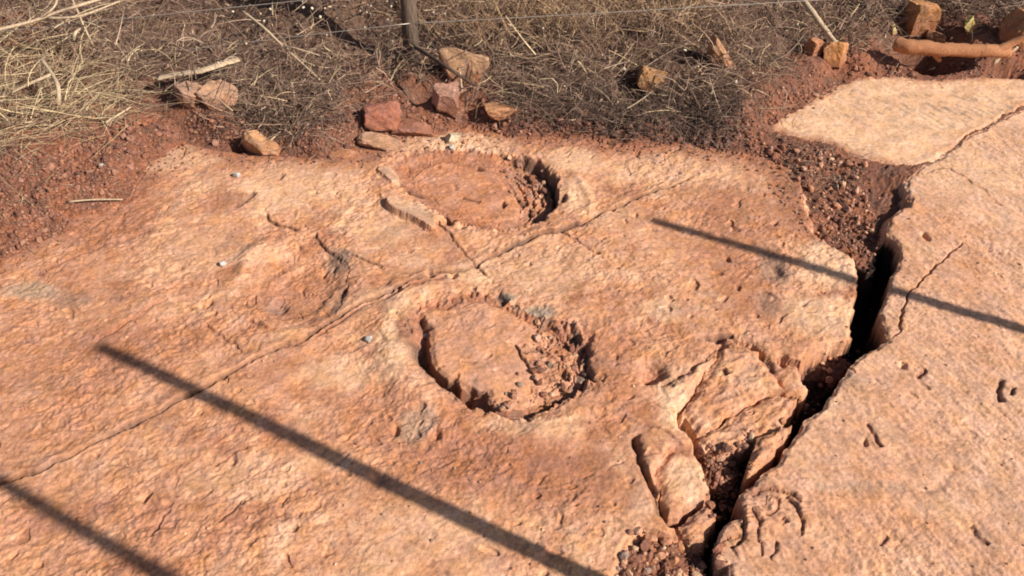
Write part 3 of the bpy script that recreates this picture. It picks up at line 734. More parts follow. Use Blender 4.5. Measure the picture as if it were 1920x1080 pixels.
def rock_shape(seed, sub=3, cuts=9, rough=0.06, cutd=(0.55, 0.85)):
    r = np.random.default_rng(seed)
    V, Fc = ICO[sub]; V = V.copy()
    for q_ in range(cuts):
        n = r.normal(size=3)
        if q_ < 6:
            n *= 0.26; n[q_ % 3] += 1.0 if q_ < 3 else -1.0
        n /= np.linalg.norm(n); d = r.uniform(*cutd) if q_ < 6 else r.uniform(.72, .9)
        over = V @ n - d; V -= np.where(over > 0, over, 0)[:, None] * n
    ph = r.random(3) * 50
    nz_ = perlin(V[:, 0] * 2.2 + ph[0] + V[:, 2], V[:, 1] * 2.2 + ph[1] + V[:, 2] * 1.3, 3) + 0.5 * perlin(V[:, 0] * 5 + ph[1] + V[:, 2] * 3, V[:, 1] * 5 + ph[2] - V[:, 2] * 2, 5)
    if sub >= 3: nz_ = nz_ + 0.4 * perlin(V[:, 0] * 9 + ph[2] + V[:, 2] * 7, V[:, 1] * 9 + ph[0] - V[:, 2] * 5, 8) + 0.25 * perlin(V[:, 0] * 19 + V[:, 2] * 15, V[:, 1] * 19 - V[:, 2] * 11, 10)
    V *= (1 + rough * nz_)[:, None]
    return V, Fc

def rot_z(V, a):
    c, s = math.cos(a), math.sin(a)
    return np.stack([V[:, 0] * c - V[:, 1] * s, V[:, 0] * s + V[:, 1] * c, V[:, 2]], 1)

ORANGE = (0.52, 0.225, 0.09)
def rock_obj(name, label, cat, px, py, size, seed, c=ORANGE, rot=0.0, tilt=0.0, sink=0.3, cuts=11, sub=3, group=None, cutd=(0.5, 0.85)):
    V, Fc = rock_shape(seed, sub + (sub == 3), cuts, 0.085, cutd)
    V = V / np.abs(V).max(0)
    V = V * np.array(size) * 0.5
    if tilt:
        ct, st = math.cos(tilt), math.sin(tilt)
        V = np.stack([V[:, 0] * ct + V[:, 2] * st, V[:, 1], -V[:, 0] * st + V[:, 2] * ct], 1)
    V = rot_z(V, rot)
    r = np.random.default_rng(seed + 99)
    t = np.clip(0.5 + 0.8 * perlin(V[:, 0] / 0.04 + seed, V[:, 1] / 0.04 + V[:, 2] / 0.05, 9), 0, 1)
    tint = np.array(c)[None] * np.array([.84, .95, 1.05]) * (0.68 + 0.4 * t)[:, None]
    dirt = np.clip((0.15 - V[:, 2] / size[2]) * 1.6 + 0.5 * perlin(V[:, 0] / .03, V[:, 1] / .03 + V[:, 2] / .03, 11), 0, .8)
    tint = tint + (SOILR - tint) * dirt[:, None]
    me = mesh_from(name, V, Fc, M_TINT, tint, False)
    p = hit(px, py)
    zmin = V[:, 2].min(); sink += 0.06 * (cat == 'rock')
    return add(name, me, (p[0], p[1], p[2] - zmin - sink * size[2]), label=label, cat=cat, group=group)

R = rock_obj
R('rock', 'blocky orange rock standing at the top edge above the dark hollow', 'rock', 1722, 40, (.13, .10, .16), 1, (0.56, 0.24, 0.10), .2, 0, .1, cutd=(.45, .7))
R('rock', 'small orange rock leaning on the pale stick left of the log', 'rock', 1527, 98, (.075, .06, .09), 2, (.5, .2, .1), .4, .2, .2)
R('rock', 'orange rock with a square face just left of the log end', 'rock', 1562, 112, (.11, .08, .11), 3, (.56, .24, .10), -.3, 0, .15, cutd=(.45, .7))
R('rock', 'tall narrow ochre rock leaning in the dry brush', 'rock', 1350, 125, (.09, .08, .22), 4, (.52, .25, .125), .2, -.45, .2)
R('rock', 'ochre boulder with a black shadow on its left side in the brush', 'rock', 1222, 158, (.13, .10, .11), 5, (.55, .26, .115), .2, .2, .2, cutd=(.45, .7))
R('rock', 'wide ochre rock behind the dark fallen stick', 'rock', 868, 138, (.20, .10, .14), 6, (.58, .30, .16), -.15, .1, .2, cutd=(.45, .7))
R('rock', 'pink faced block of rock below the dark fallen stick, set in a dark hollow', 'rock', 838, 208, (.10, .08, .13), 7, (.48, .23, .15), .1, .1, .15, cutd=(.4, .65))
R('rock', 'orange wedge of rock with a black gap on its left at the slab edge', 'rock', 490, 282, (.15, .09, .09), 8, (.55, .26, .13), -.5, .35, .25, cutd=(.45, .7))
R('rock', 'arched tan rock under the pale piece of bark', 'rock', 412, 198, (.14, .07, .12), 9, (.52, .27, .16), .3, .2, .2)
R('rock', 'streaked tan rock beside the arched rock below the bark', 'rock', 362, 190, (.13, .08, .09), 10, (.48, .25, .15), -.3, .1, .2)
R('rock', 'flat orange rock half buried in the bank right of the dark hollow', 'rock', 945, 212, (.14, .08, .05), 12, (.5, .22, .1), .1, .1, .3)
R('rock', 'cream wedge shaped rock at the top edge of the large slab', 'rock', 852, 262, (.075, .055, .055), 13, (.62, .42, .26), .5, .3, .25, cutd=(.4, .65))
R('rock', 'tan rock with a black notch on its left at the slab edge', 'rock', 712, 272, (.16, .08, .06), 14, (.5, .25, .14), -.2, .15, .3)
R('rock', 'rounded red lump of earth on the bank above the large slab', 'rock', 716, 222, (.17, .12, .11), 15, (.38, .135, .08), .3, 0, .35)
R('rock', 'dull red lump of earth next to the hollow', 'rock', 775, 245, (.16, .10, .06), 16, (.38, .15, .09), -.1, 0, .35)
R('rock', 'yellow splinter of rock standing behind the log', 'rock', 1813, 62, (.055, .03, .10), 17, (.66, .46, .17), .2, -.6, .05, cutd=(.35, .6))
R('rock', 'small yellow stone at the left end of the log', 'rock', 1672, 66, (.03, .025, .05), 18, (.66, .46, .2), .2, -.4, .05)
R('rock', 'large ochre boulder at the upper right corner behind the log', 'rock', 1912, 78, (.17, .14, .20), 19, (.5, .22, .10), .3, 0, .2)
R('rock', 'small brown rock under the middle of the log', 'rock', 1735, 126, (.10, .05, .05), 20, (.45, .2, .1), -.4, .3, .2)
R('rock', 'grey twig covered stone left of the dark hollow behind the log', 'rock', 1705, 78, (.09, .06, .06), 21, (.3, .2, .14), -.4, .1, .25)
R('rock', 'red lump of earth on the large slab edge left of the upper footprint', 'rock', 640, 292, (.10, .06, .045), 22, (.46, .19, .1), .2, 0, .4)
R('rock', 'thin orange splinter on the soil under the brown brush', 'rock', 1196, 190, (.09, .03, .035), 23, (.56, .27, .1), -.5, .1, .2)
for lab, px, py, s, sd_ in (('white pebble in a dark pit near the top left edge of the large slab', 444, 331, .021, 31), ('white pebble on the pale patch of the worn footprint', 419, 497, .019, 32), ('white pebble on the rim left of the lower footprint', 691, 638, .019, 33),
                           ('white pebble below the cream wedge shaped rock', 847, 278, .019, 34), ('whitish pebble lying in the loose soil at the left', 190, 312, .014, 36), ('pale pebble caught inside the moat of the lower footprint', 798, 632, .018, 37)):
    R('pebble', lab, 'pebble', px, py, (s * 1.25, s * .9, s * .9), sd_, (.60, .50, .42), sd_ * .7, 0, .2, sub=2, cuts=6)

# ------------------------------------------------------------------ tubes: sticks, log, wires, posts
def tube(path, rad, sides=8, jitter=0.0, seed=0, flat=1.0):
    P = np.asarray(path, float); n = len(P); rad = np.broadcast_to(np.asarray(rad, float), (n,))
    r = np.random.default_rng(seed)
    T = np.gradient(P, axis=0); T /= np.linalg.norm(T, axis=1)[:, None]
    up = np.array([0, 0, 1.0]) if abs(T[0][2]) < 0.9 else np.array([1.0, 0, 0])
    S = np.cross(T, up); S /= np.linalg.norm(S, axis=1)[:, None]; U = np.cross(S, T)
    a = np.arange(sides) / sides * 2 * np.pi
    k = 1 + jitter * r.normal(size=(n, sides))
    V = P[:, None, :] + (rad[:, None] * k)[..., None] * (np.cos(a)[None, :, None] * S[:, None, :] + flat * np.sin(a)[None, :, None] * U[:, None, :])
    V = V.reshape(-1, 3); q = []
    for i in range(n - 1):
        for j in range(sides):
            j2 = (j + 1) % sides
            q.append((i * sides + j, i * sides + j2, (i + 1) * sides + j2, (i + 1) * sides + j))
    V = np.vstack([V, P[0], P[-1]])
    A, B = n * sides, n * sides + 1
    for j in range(sides):
        j2 = (j + 1) % sides
        q.append((A, j2, j, j)); q.append((B, (n - 1) * sides + j, (n - 1) * sides + j2, (n - 1) * sides + j2))
    return V, q

def tube_mesh(name, V, q, mat):
    me = bpy.data.meshes.new(name)
    me.from_pydata([tuple(v) for v in V], [], [tuple(dict.fromkeys(f)) for f in q])
    me.materials.append(mat)
    for p in me.polygons: p.use_smooth = True
    me.update(); return me

def stick(name, label, cat, pts, r0, r1, mat, seed=0, sides=8, flat=1.0, jitter=0.08, forks=(), zc=None):
    """pts: (pixel x, pixel y, height above the ground there)"""
    def path_of(pp, n=5):
        W = []
        if zc is not None: return smooth([np.append(g(px, py, zc + h), zc + h) for (px, py, h) in pp], n, False)
        for (px, py, h) in pp:
            p = hit(px, py); d = ray(px, py)
            t = (p[2] + h - H) / d[2]
            W.append(d * t + np.array([0, 0, H]))
        return smooth(W, n, False)
    path = path_of(pts); base = path[0].copy()
    V, q = tube(path - base, np.linspace(r0, r1, len(path)), sides, jitter, seed, flat)
    for k_, (fp_, a, b) in enumerate(forks):
        path2 = path_of(fp_, 4); V2, q2 = tube(path2 - base, np.linspace(a, b, len(path2)), sides, jitter, seed + 7 + k_)
        q = q + [tuple(i + len(V) for i in f) for f in q2]; V = np.vstack([V, V2])
    return add(name, tube_mesh(name, V, q, mat), tuple(base), label=label, cat=cat)

stick('log', 'orange soil coated log lying above the pale slab', 'log', [(1680, 82, .0), (1700, 87, .002), (1730, 89, .003), (1762, 93, .0), (1790, 93, .002), (1826, 95, .0), (1856, 95, .002), (1890, 98, -.01)], .027, .022, M_LOG, 3, 16, 1.0, .06,
      forks=[([(1866, 96, .0), (1900, 80, .03), (1935, 62, .07)], .018, .010), ([(1745, 92, .0), (1762, 114, -.05)], .014, .008)], zc=0.105)
stick('branch', 'pale straight branch slanting into the orange rocks by the log', 'branch', [(1500, -8, .10), (1530, 32, .09), (1552, 62, .07), (1575, 90, .04)], .012, .008, M_PALEWOOD, 4)
stick('branch', 'dark stick lying across the wide ochre rock', 'branch', [(770, 82, .05), (810, 108, .10), (850, 134, .10), (890, 160, .05)], .008, .005, M_DARKWOOD, 5)
stick('bark', 'flat pale piece of weathered bark above the arched rock', 'bark', [(296, 146, .05), (340, 138, .06), (380, 132, .065), (420, 118, .07), (446, 112, .06)], .016, .018, M_PALEWOOD, 6, 10, .35, .12)
stick('branch', 'thin grey branch running down through the dark brush', 'branch', [(455, 22, .14), (490, 48, .13), (530, 86, .11), (570, 122, .09), (600, 150, .05)], .006, .003, M_PALEWOOD, 7, 6, forks=[([(530, 86, .11), (560, 92, .12), (600, 104, .1)], .003, .0015)])
stick('branch', 'bent straw coloured stem hooked over the straw heap', 'branch', [(78, 112, .10), (98, 140, .12), (109, 165, .11), (110, 198, .05)], .006, .007, M_PALEWOOD, 8, 6, forks=[([(96, 140, .12), (60, 155, .1), (20, 175, .07)], .006, .004)])
stick('branch', 'long pale dry stem reaching out from the upper left corner', 'branch', [(-20, 60, .14), (60, 40, .16), (110, 22, .18), (150, 10, .2), (215, -10, .2)], .006, .005, M_PALEWOOD, 9, 6, forks=[([(70, 37, .16), (100, 15, .2), (110, -10, .2)], .004, .003), ([(90, 34, .16), (150, 30, .18), (225, 2, .2)], .005, .003)])
stick('branch', 'crooked white twig beside the long pale stems', 'branch', [(138, 75, .10), (141, 62, .12), (150, 54, .12)], .006, .005, M_PALEWOOD, 10, 6)
stick('branch', 'thin brown twig crossing down beside the pale stems', 'branch', [(132, -8, .16), (145, 20, .14), (160, 55, .1), (174, 84, .07)], .004, .003, M_PALEWOOD, 11, 6)
stick('root', 'pale crooked root at the right end of the log', 'root', [(1866, 118, .02), (1878, 104, .03), (1892, 100, .05), (1908, 88, .06)], .007, .005, M_PALEWOOD, 12, 6, forks=[([(1878, 104, .03), (1868, 110, .03), (1864, 122, .01)], .006, .003)])
stick('root', 'curved pale root lying on the soil bank below the log', 'root', [(1690, 122, .008), (1712, 130, .01), (1735, 133, .01), (1752, 128, .008)], .004, .003, M_PALEWOOD, 13, 6)
stick('branch', 'short pale twig on the soil under the straw heap', 'branch', [(198, 230, .015), (222, 215, .02), (246, 200, .03)], .004, .003, M_PALEWOOD, 14, 6)
stick('branch', 'slender straw lying along the foot of the loose soil', 'branch', [(130, 378, .01), (180, 374, .012), (230, 374, .01)], .003, .002, M_PALEWOOD, 15, 6)
stick('branch', 'fine upright stem in front of the wide ochre rock', 'branch', [(866, 172, .03), (862, 130, .03), (858, 95, .06)], .004, .003, M_PALEWOOD, 16, 6)

# wire fence behind: one weathered post in view and three wires that run to the left
def on_plane(px, py, Y):
    d = ray(px, py); return np.array([0, 0, H]) + d * (Y / d[1])
pf = hit(772, 112)
fence = bpy.data.objects.new('wire_fence', None); fence.location = tuple(pf); C.objects.link(fence)
fence['label'] = 'wire fence with one grey post standing in the dry brush'; fence['category'] = 'fence'
V, q = tube(np.array([[0, 0, -.1], [.004, 0, .2], [.0, .01, .5], [.01, .01, .9], [.01, .01, 1.15]]), [.031, .030, .029, .028, .028], 10, .05, 3)
add('post', tube_mesh('post', V, q, M_POST), parent=fence)
for (a, b, c) in (((-300, 190), (300, 100), (768, 44)), ((-300, 90), (220, 36), (770, -20)), ((768, 44), (1200, 20), (2200, -40))):
    W = smooth([on_plane(a[0], a[1], pf[1] - .02), on_plane(b[0], b[1], pf[1] - .03), on_plane(c[0], c[1], pf[1] - .035)], 8, False) - pf
    V, q = tube(W, .0016, 5, 0, 1)
    add('wire', tube_mesh('wire', V, q, M_WIRE), parent=fence)

# posts beside the viewer whose shadows fall across the slabs
sx, sy = math.cos(SUN_AZ), math.sin(SUN_AZ)
for (tx, ty), hgt, lab in ((g(187, 653), 1.76, 'brown wooden post whose shadow crosses below the lower footprint'), (g(1228, 413), 1.76, 'brown wooden post whose shadow crosses the deep crack'), (g(-12, 897), 2.02, 'brown wooden post whose shadow cuts the lower left corner')):
    Ls = hgt / math.tan(SUN_EL)
    bx, by = tx + sx * Ls, ty + sy * Ls
    zb = float(height([bx], [by])[0])
    V, q = tube(np.array([[0, 0, -.05], [.004, 0, hgt * .35], [-.003, .004, hgt * .7], [0, 0, hgt - zb]]), [.021, .020, .019, .018], 10, .03, 3)
    add('wooden_post', tube_mesh('wooden_post', V, q, M_GREYWOOD), (bx, by, zb), label=lab, cat='post')

# ------------------------------------------------------------------ scatter of clods and stones
def poly_sample(poly, n, rg, soft=6.0):
    P = np.array(poly, float); a, b = P.min(0), P.max(0); out = np.zeros((0, 2))
    while len(out) < n:
        Q = a + rg.random((n * 2, 2)) * (b - a)
        ins = np.zeros(len(Q), bool)
        for i in range(len(P)):
            p, q_ = P[i - 1], P[i]
            if p[1] == q_[1]: continue
            ins ^= ((p[1] > Q[:, 1]) != (q_[1] > Q[:, 1])) & (Q[:, 0] < (q_[0] - p[0]) * (Q[:, 1] - p[1]) / (q_[1] - p[1]) + p[0])
        out = np.vstack([out, Q[ins]])
    return out[:n] + rg.normal(size=(n, 2)) * soft * np.array([1.0, 0.6])

SH1 = [rock_shape(200 + k, 1, 5, 0.12, (.5, .9)) for k in range(8)]
SH2 = [rock_shape(230 + k, 2, 7, 0.10, (.5, .85)) for k in range(10)]

def rand_rot(n, rg):
    q = rg.normal(size=(n, 4)); q /= np.linalg.norm(q, axis=1)[:, None]
    w, x, y, z_ = q.T
    return np.stack([np.stack([1 - 2 * (y * y + z_ * z_), 2 * (x * y - z_ * w), 2 * (x * z_ + y * w)], -1),
                     np.stack([2 * (x * y + z_ * w), 1 - 2 * (x * x + z_ * z_), 2 * (y * z_ - x * w)], -1),
                     np.stack([2 * (x * z_ - y * w), 2 * (y * z_ + x * w), 1 - 2 * (x * x + y * y)], -1)], 1)

def joined(name, P, S, shapes, tints, mat, rg, flatz=0.75, **kw):
    RM = rand_rot(len(P), rg); which = rg.integers(0, len(shapes), len(P)); VV = []; FF = []; TT = []; off = 0
    for k, (V, Fc) in enumerate(shapes):
        ii = np.nonzero(which == k)[0]
        if not len(ii): continue
        asp = 0.7 + 0.6 * rg.random((len(ii), 1, 3))
        W = np.einsum('nij,nvj->nvi', RM[ii], V[None] * asp * S[ii][:, None, None])
        W[..., 2] *= flatz
        W = W + P[ii][:, None, :]
        VV.append(W.reshape(-1, 3)); TT.append(np.repeat(tints[ii], len(V), 0))
        FF.append((Fc[None] + (np.arange(len(ii)) * len(V))[:, None, None] + off).reshape(-1, 3)); off += len(ii) * len(V)
    me = mesh_from(name, np.vstack(VV), np.vstack(FF), mat, np.vstack(TT))
    return add(name, me, **kw)

def mixcol(n, rg, cols, jit=0.15):
    cols = np.array(cols); t = cols[rg.integers(0, len(cols), n)]
    return t * (1 + jit * rg.normal(size=(n, 1))).clip(0.5, 1.6)

EARTH = [(0.22, 0.095, 0.06), (0.28, 0.122, 0.075), (0.16, 0.075, 0.052), (0.33, 0.165, 0.11)]
ROCKY = [(0.45, 0.21, 0.12), (0.50, 0.27, 0.17), (0.34, 0.16, 0.10), (0.30, 0.20, 0.15), (0.55, 0.34, 0.21)]
rg = np.random.default_rng(77)
ZL = [(-140, 300), (60, 285), (150, 262), (250, 232), (330, 262), (280, 305), (250, 350), (190, 385), (130, 400), (100, 440), (20, 475), (-140, 540)]
ZCH = [(1440, 258), (1560, 278), (1600, 300), (1630, 340), (1640, 380), (1640, 420), (1650, 450), (1636, 484), (1600, 474), (1530, 440), (1510, 380), (1490, 320), (1430, 292)]
ZRUB = [(1190, 990), (1262, 1000), (1330, 1010), (1345, 1050), (1360, 1090), (1300, 1180), (1140, 1180), (1160, 1060)]
ZGAP = [(1300, 835), (1350, 836), (1400, 835), (1405, 890), (1375, 930), (1345, 985), (1335, 930), (1320, 870)]
ZM2 = [(1000, 600), (1060, 612), (1096, 650), (1102, 710), (1060, 748), (1000, 768), (930, 772), (885, 745), (900, 728), (960, 722), (1000, 690), (1005, 650)]
ZM1 = [(930, 296), (1000, 306), (1036, 345), (1030, 385), (985, 412), (975, 372), (945, 335)]
ZTOP = [(250, 232), (440, 215), (640, 225), (700, 170), (900, 190), (960, 230), (1120, 240), (1240, 262), (1100, 252), (960, 250), (860, 232), (740, 250), (640, 282), (560, 290), (450, 280), (345, 258)]
ZBERM = [(1385, 285), (1375, 220), (1420, 190), (1500, 140), (1600, 112), (1900, 118), (1920, 140), (1700, 142), (1600, 146), (1500, 205), (1440, 236), (1440, 262), (1430, 290)]
ZBR = [(1000, 190), (1200, 210), (1380, 200), (1370, 285), (1230, 268), (1110, 250), (980, 245)]
ZCR = [(1500, 665), (1590, 645), (1620, 660), (1575, 685), (1560, 735), (1500, 790), (1470, 800), (1500, 745), (1530, 700)]
zones = [(ZL, 420, .006, .013, EARTH, 'loose crumbled clods in the soil heap at the left', 'brown clod of crumbled earth in the loose soil heap at the left', 'soil_clod', 'clod', 90, 2600),
         (ZCH, 150, .006, .014, EARTH + ROCKY[:2], 'stones in the soil channel between the slabs', 'small reddish stone in the soil channel between the two big slabs', 'stone', 'stone', 60, 420),
         (ZRUB, 60, .007, .016, ROCKY, 'rubble stones at the bottom edge', 'broken stone in the rubble at the bottom edge between the slabs', 'stone', 'stone', 34, 260),
         (ZM2, 30, .006, .014, ROCKY, 'crumbled stones in the lower footprint', 'crumbled stone on the broken right rim of the lower footprint', 'stone', 'stone', 22, 50),
         (ZM1, 20, .006, .014, ROCKY, 'crumbled stones in the upper footprint', 'crumbled stone along the crescent wall of the upper footprint', 'stone', 'stone', 14, 40),
         (ZGAP, 40, .006, .013, EARTH + ROCKY[:1], 'small stones in the gap below the broken plates', 'small reddish stone in the soil gap below the broken plates', 'stone', 'stone', 14, 260),
         (ZCR, 12, .006, .012, ROCKY, 'stones jammed in the deep crack', 'small pale stone jammed in the deep dark crack', 'stone', 'stone', 7, 16),
         (ZTOP, 70, .008, .015, EARTH, 'clods on the bank above the large slab', 'red clod of earth on the bank above the large slab', 'soil_clod', 'clod', 30, 900),
         (ZBERM, 40, .008, .014, EARTH, '', '', '', '', 0, 700), (ZBR, 110, .008, .018, [(0.16, .075, .055), (.22, .10, .07), (.12, .07, .055)], '', '', '', '', 0, 900)]
allP, allS, allT = [], [], []
SHM = []
for ci in range(12):
    V, Fc = SH2[ci % 10]
    c = (EARTH + ROCKY)[ci % 9]
    SHM.append(mesh_from('stone', V, Fc, M_TINT, np.repeat(np.array([c]), len(V), 0)))
for (poly, nbig, smin, smax, cols, grp, lab, nm, ct, nind, nsmall) in zones:
    Q = poly_sample(poly, nbig, rg); P = hits(Q[:, 0], Q[:, 1])
    S = np.sort(smin + (smax - smin) * rg.random(nbig) ** 1.6)[::-1]
    for i in range(nind):
        me = SHM[rg.integers(0, 4) if ct == 'clod' else rg.integers(0, 9)]
        o = add(nm, me, (P[i][0], P[i][1], P[i][2] + S[i] * .35), label=lab, cat=ct, group=grp)
        s = S[i] * (0.8 + .5 * rg.random(3)); o.scale = (s[0], s[1], s[2] * .8)
        o.rotation_euler = tuple(rg.random(3) * 6.28)
    P2 = P[nind:].copy(); S2 = S[nind:]; P2[:, 2] += S2 * .3
    allP.append(P2); allS.append(S2); allT.append(mixcol(len(P2), rg, cols))
    Q = poly_sample(poly, nsmall, rg); P = hits(Q[:, 0], Q[:, 1]); S = 0.0025 + (smin - 0.002) * rg.random(nsmall) ** 1.5
    P[:, 2] += S * .3
    allP.append(P); allS.append(S); allT.append(mixcol(nsmall, rg, cols))
for (poly, n_) in (([(110, 410), (280, 310), (360, 258), (470, 285), (640, 285), (840, 235), (960, 250), (1240, 265), (1440, 290), (1520, 350), (1550, 450), (1500, 440), (1440, 320), (1240, 290), (960, 268), (640, 310), (380, 300), (300, 340), (160, 430), (0, 500), (-20, 470)], 900),):
    Q = poly_sample(poly, n_, rg, 9.0); P = hits(Q[:, 0], Q[:, 1]); S = .0018 + .005 * rg.random(n_) ** 2.5; P[:, 2] += S * .3
    allP.append(P); allS.append(S); allT.append(mixcol(n_, rg, EARTH))
# grit lying over the slabs
n = 900
Q = np.stack([rng.random(n) * 2100 - 90, 260 + rng.random(n) * 900], 1); P = hits(Q[:, 0], Q[:, 1]); S = .0012 + .0035 * rng.random(n) ** 3; P[:, 2] += S * .3
allP.append(P); allS.append(S); allT.append(mixcol(n, rg, ROCKY))
joined('gravel', np.vstack(allP), np.concatenate(allS), SH1, np.vstack(allT), M_TINT, rg, kind='stuff')

# ------------------------------------------------------------------ dry grass and brush
def strands(name, roots, dirs, length, curl, rad, tints, rg, K=5, gravity=0.0, mat=M_GRASS, clear=0.004):
    n = len(roots); L = np.asarray(length)[:, None]; D = dirs / np.linalg.norm(dirs, axis=1)[:, None]
    P = np.zeros((n, K, 3)); P[:, 0] = roots
    bend = rg.normal(size=(n, 3)) * np.asarray(curl)
    for k in range(1, K):
        D = D + bend * (1.0 / K) + rg.normal(size=(n, 3)) * 0.25 * np.asarray(curl) / K
        D[:, 2] -= gravity / K
        D /= np.linalg.norm(D, axis=1)[:, None]
        P[:, k] = P[:, k - 1] + D * L / (K - 1)
        hgt = height(P[:, k, 0], P[:, k, 1]) + clear
        P[:, k, 2] = np.maximum(P[:, k, 2], hgt)
    T = np.gradient(P, axis=1); T /= np.linalg.norm(T, axis=2)[..., None] + 1e-9
    up = np.array([0.31, 0.17, 0.93]); S = np.cross(T, up); S /= np.linalg.norm(S, axis=2)[..., None] + 1e-9; U = np.cross(S, T)
    a = np.arange(3) / 3 * 2 * np.pi
    taper = np.linspace(1, 0.35, K)[None, :, None, None]
    V = P[:, :, None, :] + np.asarray(rad)[:, None, None, None] * taper * (np.cos(a)[None, None, :, None] * S[:, :, None, :] + np.sin(a)[None, None, :, None] * U[:, :, None, :])
    q = []
    for k in range(K - 1):
        for j in range(3):
            j2 = (j + 1) % 3
            q.append((k * 3 + j, k * 3 + j2, (k + 1) * 3 + j2, (k + 1) * 3 + j))
    FF = (np.array(q)[None] + (np.arange(n) * K * 3)[:, None, None]).reshape(-1, 4)
    TT = np.repeat(tints, K * 3, 0)
    return V.reshape(-1, 3), FF, TT

def field(polys, rg, K=5):
    VV, FF, TT = [], [], []; off = 0
    for (poly, n, lmin, lmax, upm, curl, r0, r1, cols, lift) in polys:
        Q = poly_sample(poly, n, rg, 26.0)
        if cols is BROWN or cols is STRAW:      # thinner over the dark hollows of the thicket
            hol = np.exp(-((Q[:, 0] - 500) / 230) ** 2 - ((Q[:, 1] - 60) / 50) ** 2) + np.exp(-((Q[:, 0] - 1170) / 240) ** 2 - ((Q[:, 1] - 235) / 40) ** 2) + np.exp(-((Q[:, 0] - 660) / 80) ** 2 - ((Q[:, 1] - 40) / 60) ** 2)
            for (qx_, qy_, qr_) in ((1222, 150, 30), (1350, 100, 36), (866, 125, 42), (1722, 30, 34), (1545, 95, 44), (838, 195, 30), (395, 185, 46), (490, 268, 34)): hol = np.maximum(hol, np.hypot(Q[:, 0] - qx_, Q[:, 1] - qy_ - 12) < qr_)
            Q = Q[rg.random(n) > 0.9 * np.clip(hol, 0, 1)]; n = len(Q)
        R0 = hits(Q[:, 0], Q[:, 1])
        if cols is BROWN or cols is STRAW or cols is GOLD:
            kp = rg.random(n) > 0.72 * (1 - sstep(-.25, .2, fbm(R0[:, 0], R0[:, 1], .13, 2, 191)))
            R0 = R0[kp]; n = len(R0)
        cl = sstep(-.35, .45, perlin(R0[:, 0] / .16, R0[:, 1] / .16, 190))
        R0[:, 2] += lift * rg.random(n) ** 1.5 * (0.35 + 1.1 * cl)
        th = rg.random(n) * 2 * np.pi
        dz = upm * (0.4 + rg.random(n)) 
        D = np.stack([np.cos(th), np.sin(th), dz], 1)
        V, Fq, T = strands('', R0, D, lmin + (lmax - lmin) * rg.random(n) ** 1.5, curl * (0.4 + rg.random((n, 1))), r0 + (r1 - r0) * rg.random(n) ** 2, mixcol(n, rg, cols, .2), rg, K, 0.5)
        VV.append(V); FF.append(Fq + off); TT.append(T); off += len(V)
    return np.vstack(VV), np.vstack(FF), np.vstack(TT)

STRAW = [(0.60, 0.46, 0.28), (0.50, 0.36, 0.21), (0.42, 0.30, 0.18), (0.32, 0.22, 0.14)]
BROWN = [(0.29, 0.18, 0.13), (0.22, 0.138, 0.105), (0.38, 0.25, 0.175), (0.15, 0.095, 0.075), (0.47, 0.33, 0.235)]
DARK = [(0.12, 0.075, 0.06), (0.18, 0.11, 0.08), (0.09, 0.06, 0.05), (0.26, 0.18, 0.13)]
GOLD = [(0.44, 0.275, 0.155), (0.36, 0.22, 0.13), (0.52, 0.355, 0.21)]
V_LEFT = [(-200, 90), (60, 85), (170, 120), (240, 170), (270, 215), (200, 235), (120, 255), (40, 280), (-200, 300)]
V_MID = [(-200, -130), (2100, -130), (2100, 40), (1920, 60), (1800, 45), (1690, 60), (1660, 90), (1510, 112), (1470, 135), (1400, 190), (1340, 210), (1230, 215), (1050, 205), (960, 190), (910, 175), (860, 150), (800, 150), (780, 170), (690, 150),
         (640, 200), (560, 250), (460, 240), (430, 220), (330, 175), (240, 180), (150, 130), (60, 95), (-200, 90)]
V_DARK = [(950, 170), (1100, 175), (1260, 190), (1375, 185), (1375, 225), (1350, 262), (1250, 250), (1190, 244), (1080, 226), (960, 220)]
V_DARK2 = [(440, 150), (640, 140), (700, 165), (640, 230), (560, 275), (470, 255), (430, 210)]
V_TOPS = [(760, -60), (1350, -60), (1330, 60), (1200, 90), (900, 90), (780, 70)]
V_CH = [(1440, 262), (1540, 285), (1600, 310), (1600, 350), (1520, 360), (1480, 310), (1420, 292)]
V_TR = [(1570, -100), (2100, -100), (2100, 50), (1900, 66), (1780, 60), (1690, 66), (1590, 84)]
V_OUT = [(-900, -215), (2800, -215), (2500, -100), (-600, -100)]
rg2 = np.random.default_rng(9)
V, Fq, T = field([(V_MID, 17000, .05, .17, .55, 1.4, .0008, .0023, BROWN, .09), (V_MID, 3300, .04, .13, .6, 1.7, .0008, .0024, STRAW, .12), (V_MID, 4500, .05, .15, .4, 1.5, .0009, .0024, DARK, .04),
                  (V_MID, 500, .06, .20, .5, 1.2, .0022, .0042, BROWN + STRAW, .10), (V_TOPS, 2200, .10, .26, 1.8, .6, .0008, .0022, GOLD, .03), (V_DARK, 2600, .03, .10, .3, 1.5, .0008, .0022, DARK, .03), (V_DARK, 300, .04, .10, .3, 1.6, .0007, .0016, BROWN, .04), (V_DARK2, 1200, .03, .11, .3, 1.5, .0008, .002, DARK + BROWN, .03),
                  (V_TR, 1500, .05, .16, .5, 1.4, .0008, .0022, DARK + BROWN, .05), (V_OUT, 1500, .1, .35, 1.2, .9, .001, .003, BROWN + GOLD, .05)], rg2, 4)
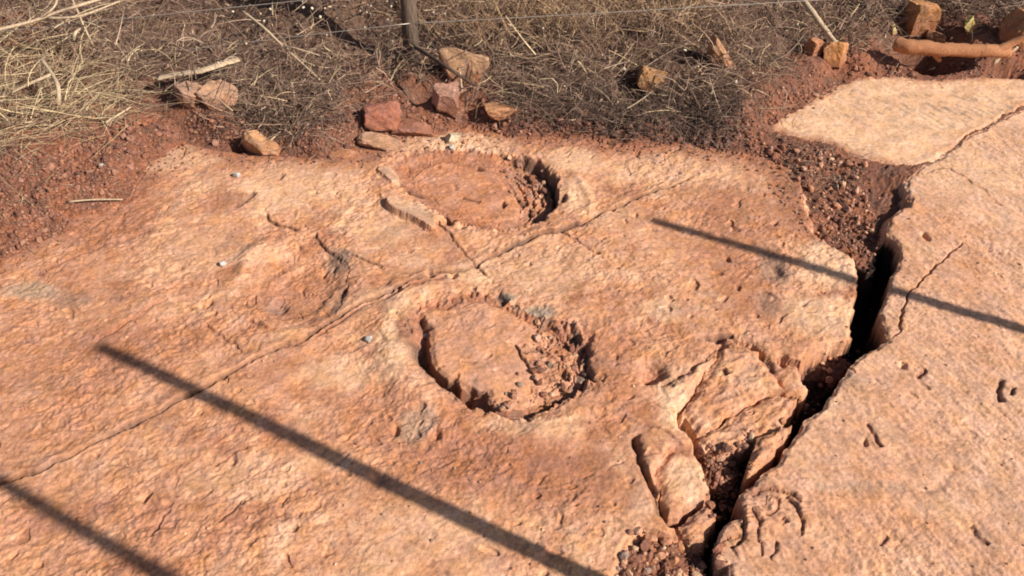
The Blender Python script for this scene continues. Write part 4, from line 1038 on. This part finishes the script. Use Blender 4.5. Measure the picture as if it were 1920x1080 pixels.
add('dry_grass', mesh_from('dry_grass', V, Fq, M_GRASS, T, True), kind='stuff')
V, Fq, T = field([(V_LEFT, 90, .16, .36, .5, .8, .0018, .0034, STRAW[:1], .08), (V_LEFT, 2000, .08, .28, .35, 1.1, .0008, .0022, STRAW, .05), (V_LEFT, 1100, .08, .25, .3, 1.2, .0008, .002, BROWN, .02)], rg2, 6)
add('straw', mesh_from('straw', V, Fq, M_GRASS, T, True), kind='stuff')
V, Fq, T = field([(V_CH, 160, .03, .09, .25, 1.2, .0007, .0016, DARK + BROWN, .01), (ZCH, 160, .02, .06, .2, 1.2, .0007, .0014, BROWN, .006), (ZBERM, 120, .03, .08, .2, 1.2, .0007, .0014, BROWN, .006), (ZL, 240, .02, .07, .2, 1.2, .0007, .0015, BROWN + STRAW, .006), (ZTOP, 300, .02, .07, .2, 1.2, .0007, .0015, BROWN + DARK, .008)], rg2)
add('twig_litter', mesh_from('twig_litter', V, Fq, M_GRASS, T, True), kind='stuff')
# leaf litter: small curled flakes between the stalks
n = 3600
Q = poly_sample(V_MID, n, rg2); P = hits(Q[:, 0], Q[:, 1]); P[:, 2] += .003 + .05 * rg2.random(n) ** 2
leaf = (np.array([[-1, 0, 0], [0, .42, .18], [1, 0, .1], [0, -.42, .18], [0, 0, -.05]], float), np.array([[0, 4, 1], [1, 4, 2], [2, 4, 3], [3, 4, 0]]))
joined('leaf_litter', P, .004 + .010 * rg2.random(n) ** 1.5, [leaf], mixcol(n, rg2, BROWN + DARK + [(.5, .38, .26)], .2), M_GRASS, rg2, 1.0, kind='stuff')
# pale seed heads in the darker brush
Q = np.vstack([poly_sample([(560, -40), (780, -40), (790, 80), (700, 110), (560, 90)], 60, rg2), poly_sample(V_MID, 50, rg2)]); P = hits(Q[:, 0], Q[:, 1]); P[:, 2] += .05 + .12 * rg2.random(len(P))
joined('seed_heads', P, .003 + .004 * rg2.random(len(P)), SH1, mixcol(len(P), rg2, [(.7, .62, .5), (.6, .5, .38)], .1), M_GRASS, rg2, 1.0, kind='stuff')
